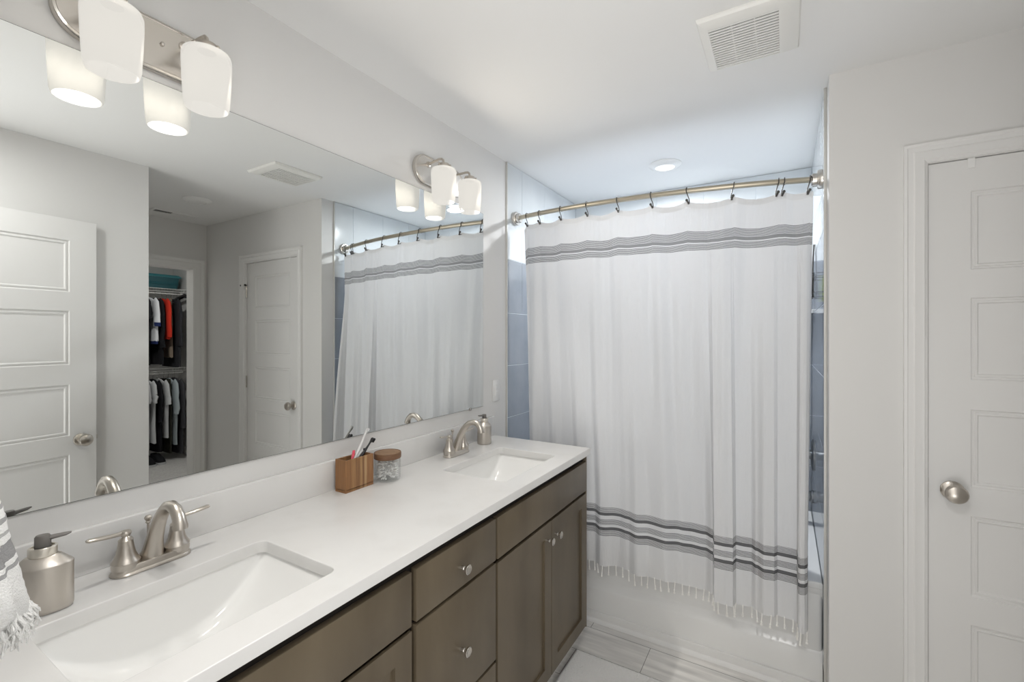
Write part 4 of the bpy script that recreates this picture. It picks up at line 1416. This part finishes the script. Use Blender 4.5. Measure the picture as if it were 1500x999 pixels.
up = [
    ('shirt', 'black shirt hanging left of the white jersey in the closet', 'shirt', 2.385, black, dict(length=0.80, half=0.20, sleeve=0.26)),
    ('jersey', 'white sports jersey with navy hems hanging in the closet', 'jersey', 2.46, white, dict(length=0.52, half=0.215, sleeve=0.34)),
    ('jacket', 'black jacket hanging between the white jersey and the red top', 'jacket', 2.52, black, dict(length=0.80, half=0.19, sleeve=0.60)),
    ('hoodie', 'red long sleeved top hanging in the closet', 'top', 2.585, red, dict(length=0.50, half=0.205, sleeve=0.47)),
    ('trousers', 'tan trousers folded on a hanger behind the red top', 'trousers', 2.640, tan_, dict(length=0.72, half=0.33, slack=True, thick=0.012)),
    ('coat', 'long black coat at the end of the upper closet rail', 'coat', 2.692, char, dict(length=0.84, half=0.215, sleeve=0.58)),
]
for i, (nm, lb, ct_, y, m, kw) in enumerate(up):
    o = garment(nm, lb, ct_, y, zu, m, seed=i + 1, group=None, **kw)
    hanger(y, zu, 'hanger on the upper closet rail carrying the ' + lb.split(' hanging')[0].split(' folded')[0].split(' at the')[0], wht_h if i in (1, 3) else wood_h)
    if nm == 'jersey':
        xc = SHX0 + 0.022
        k = MB(); k.tube([(xc - 0.24, y - 0.006, zu - 0.064 - 0.345), (xc - 0.242, y - 0.006, zu - 0.064 - 0.30)], [(0.066, 0.0255), (0.065, 0.0255)], 16, up=Vector((1, 0, 0))); k.build('sleeve_hem', navy, o)
        k = MB(); k.lathe([(0.235, zu - 0.62), (0.235, zu - 0.57)], (xc, y, 0), 24, sx=1.0, sy=0.13); k.build('waist_hem', navy, o)
        k = MB()
        for q in range(7):
            x = xc - 0.15 + q * 0.045
            k.tube([(x, y - 0.029, zu - 0.27), (x + 0.012, y - 0.031, zu - 0.235), (x + 0.024, y - 0.029, zu - 0.27), (x + 0.036, y - 0.031, zu - 0.24)], 0.0055, 6)
        k.build('chest_print', navy, o)

low = [
    ('t_shirt', 'grey t-shirt at the doorway end of the lower closet rail', 't-shirt', 2.375, grey, dict(length=0.80, half=0.21, sleeve=0.24)),
    ('t_shirt', 'light grey t-shirt beside the grey one on the lower rail', 't-shirt', 2.437, lgrey, dict(length=0.74, half=0.215, sleeve=0.25)),
    ('jacket', 'black jacket between the t-shirts and the pale shirt on the lower rail', 'jacket', 2.50, black, dict(length=0.86, half=0.20, sleeve=0.5)),
    ('shirt', 'pale grey blue short sleeved shirt on the lower closet rail', 'shirt', 2.562, lgrey, dict(length=0.70, half=0.22, sleeve=0.30)),
    ('trousers', 'dark olive trousers hanging in front of the pale jeans', 'trousers', 2.612, olive, dict(length=0.90, half=0.42, slack=True, thick=0.014)),
    ('jeans', 'washed pale blue denim shirt hanging near the end of the lower rail', 'shirt', 2.660, pale, dict(length=0.80, half=0.215, sleeve=0.42)),
    ('coat', 'dark grey coat at the end of the lower closet rail', 'coat', 2.726, dgrey, dict(length=0.92, half=0.215, sleeve=0.6)),
]
for i, (nm, lb, ct_, y, m, kw) in enumerate(low):
    nm = 'denim_shirt' if nm == 'jeans' else nm
    garment(nm, lb, ct_, y, zl, m, seed=i + 21, **kw)
    hanger(y, zl, 'hanger on the lower closet rail carrying the ' + lb.split(' at the')[0].split(' beside')[0].split(' between')[0].split(' on the')[0].split(' hanging')[0], wht_h if i in (0, 3) else wood_h)

# spare black hangers bunched at the end of the upper rail
for i in range(4):
    e = thing('clothes_hanger', 'empty black hanger in the bunch at the end of the upper closet rail', 'hanger', (SHX0 + 0.022, 2.755 + i * 0.0105, zu), 'empty hangers on the upper rail')
    k = MB(); k.tube([(0.012 * cos(R(a)), 0, 0.012 * sin(R(a))) for a in range(-20, 200, 20)] + [(-0.008, 0, -0.02), (0, 0, -0.035), (0, 0, -0.05)], 0.002, 6); k.build('hook', chrome, e)
    k = MB(); k.tube([(-0.22, 0, -0.015 - 0.01 * i), (-0.1, 0, -0.032), (0, 0, -0.05), (0.1, 0, -0.08), (0.2, 0, -0.12)], [(0.016, 0.0042)] * 5, 10); k.build('frame', black_plastic, e)

# shoes on the closet floor
for i, (x, y, lb) in enumerate(((5.0, 2.37, 'dark sneaker on the closet carpet, nearest the doorway'), (5.03, 2.48, 'dark sneaker on the closet carpet below the light t-shirt'))):
    e = thing('shoe', lb, 'shoe', (x, y, ZF + 0.0045), 'shoes on the closet floor')
    k = MB(); k.loft([[(px * 1.0, py, z) for px, py in rrect(0, 0, 0.14, 0.045, 0.044, 8)] for z in (0, 0.004, 0.022, 0.026)]); k.build('sole', lgrey, e, 40)
    k = MB(); rings = []
    for q in range(9):
        f_ = q / 8
        hx_ = 0.135 * (1 - 0.52 * f_ ** 1.3); cx_ = 0.135 - hx_
        hy_ = 0.043 - 0.010 * f_
        rings.append([(px, py, 0.0262 + 0.075 * f_ ** 0.8) for px, py in rrect(cx_, 0, hx_, hy_, min(hx_, hy_) * 0.95, 8)])
    k.loft(rings); k.build('upper', black, e, 60)
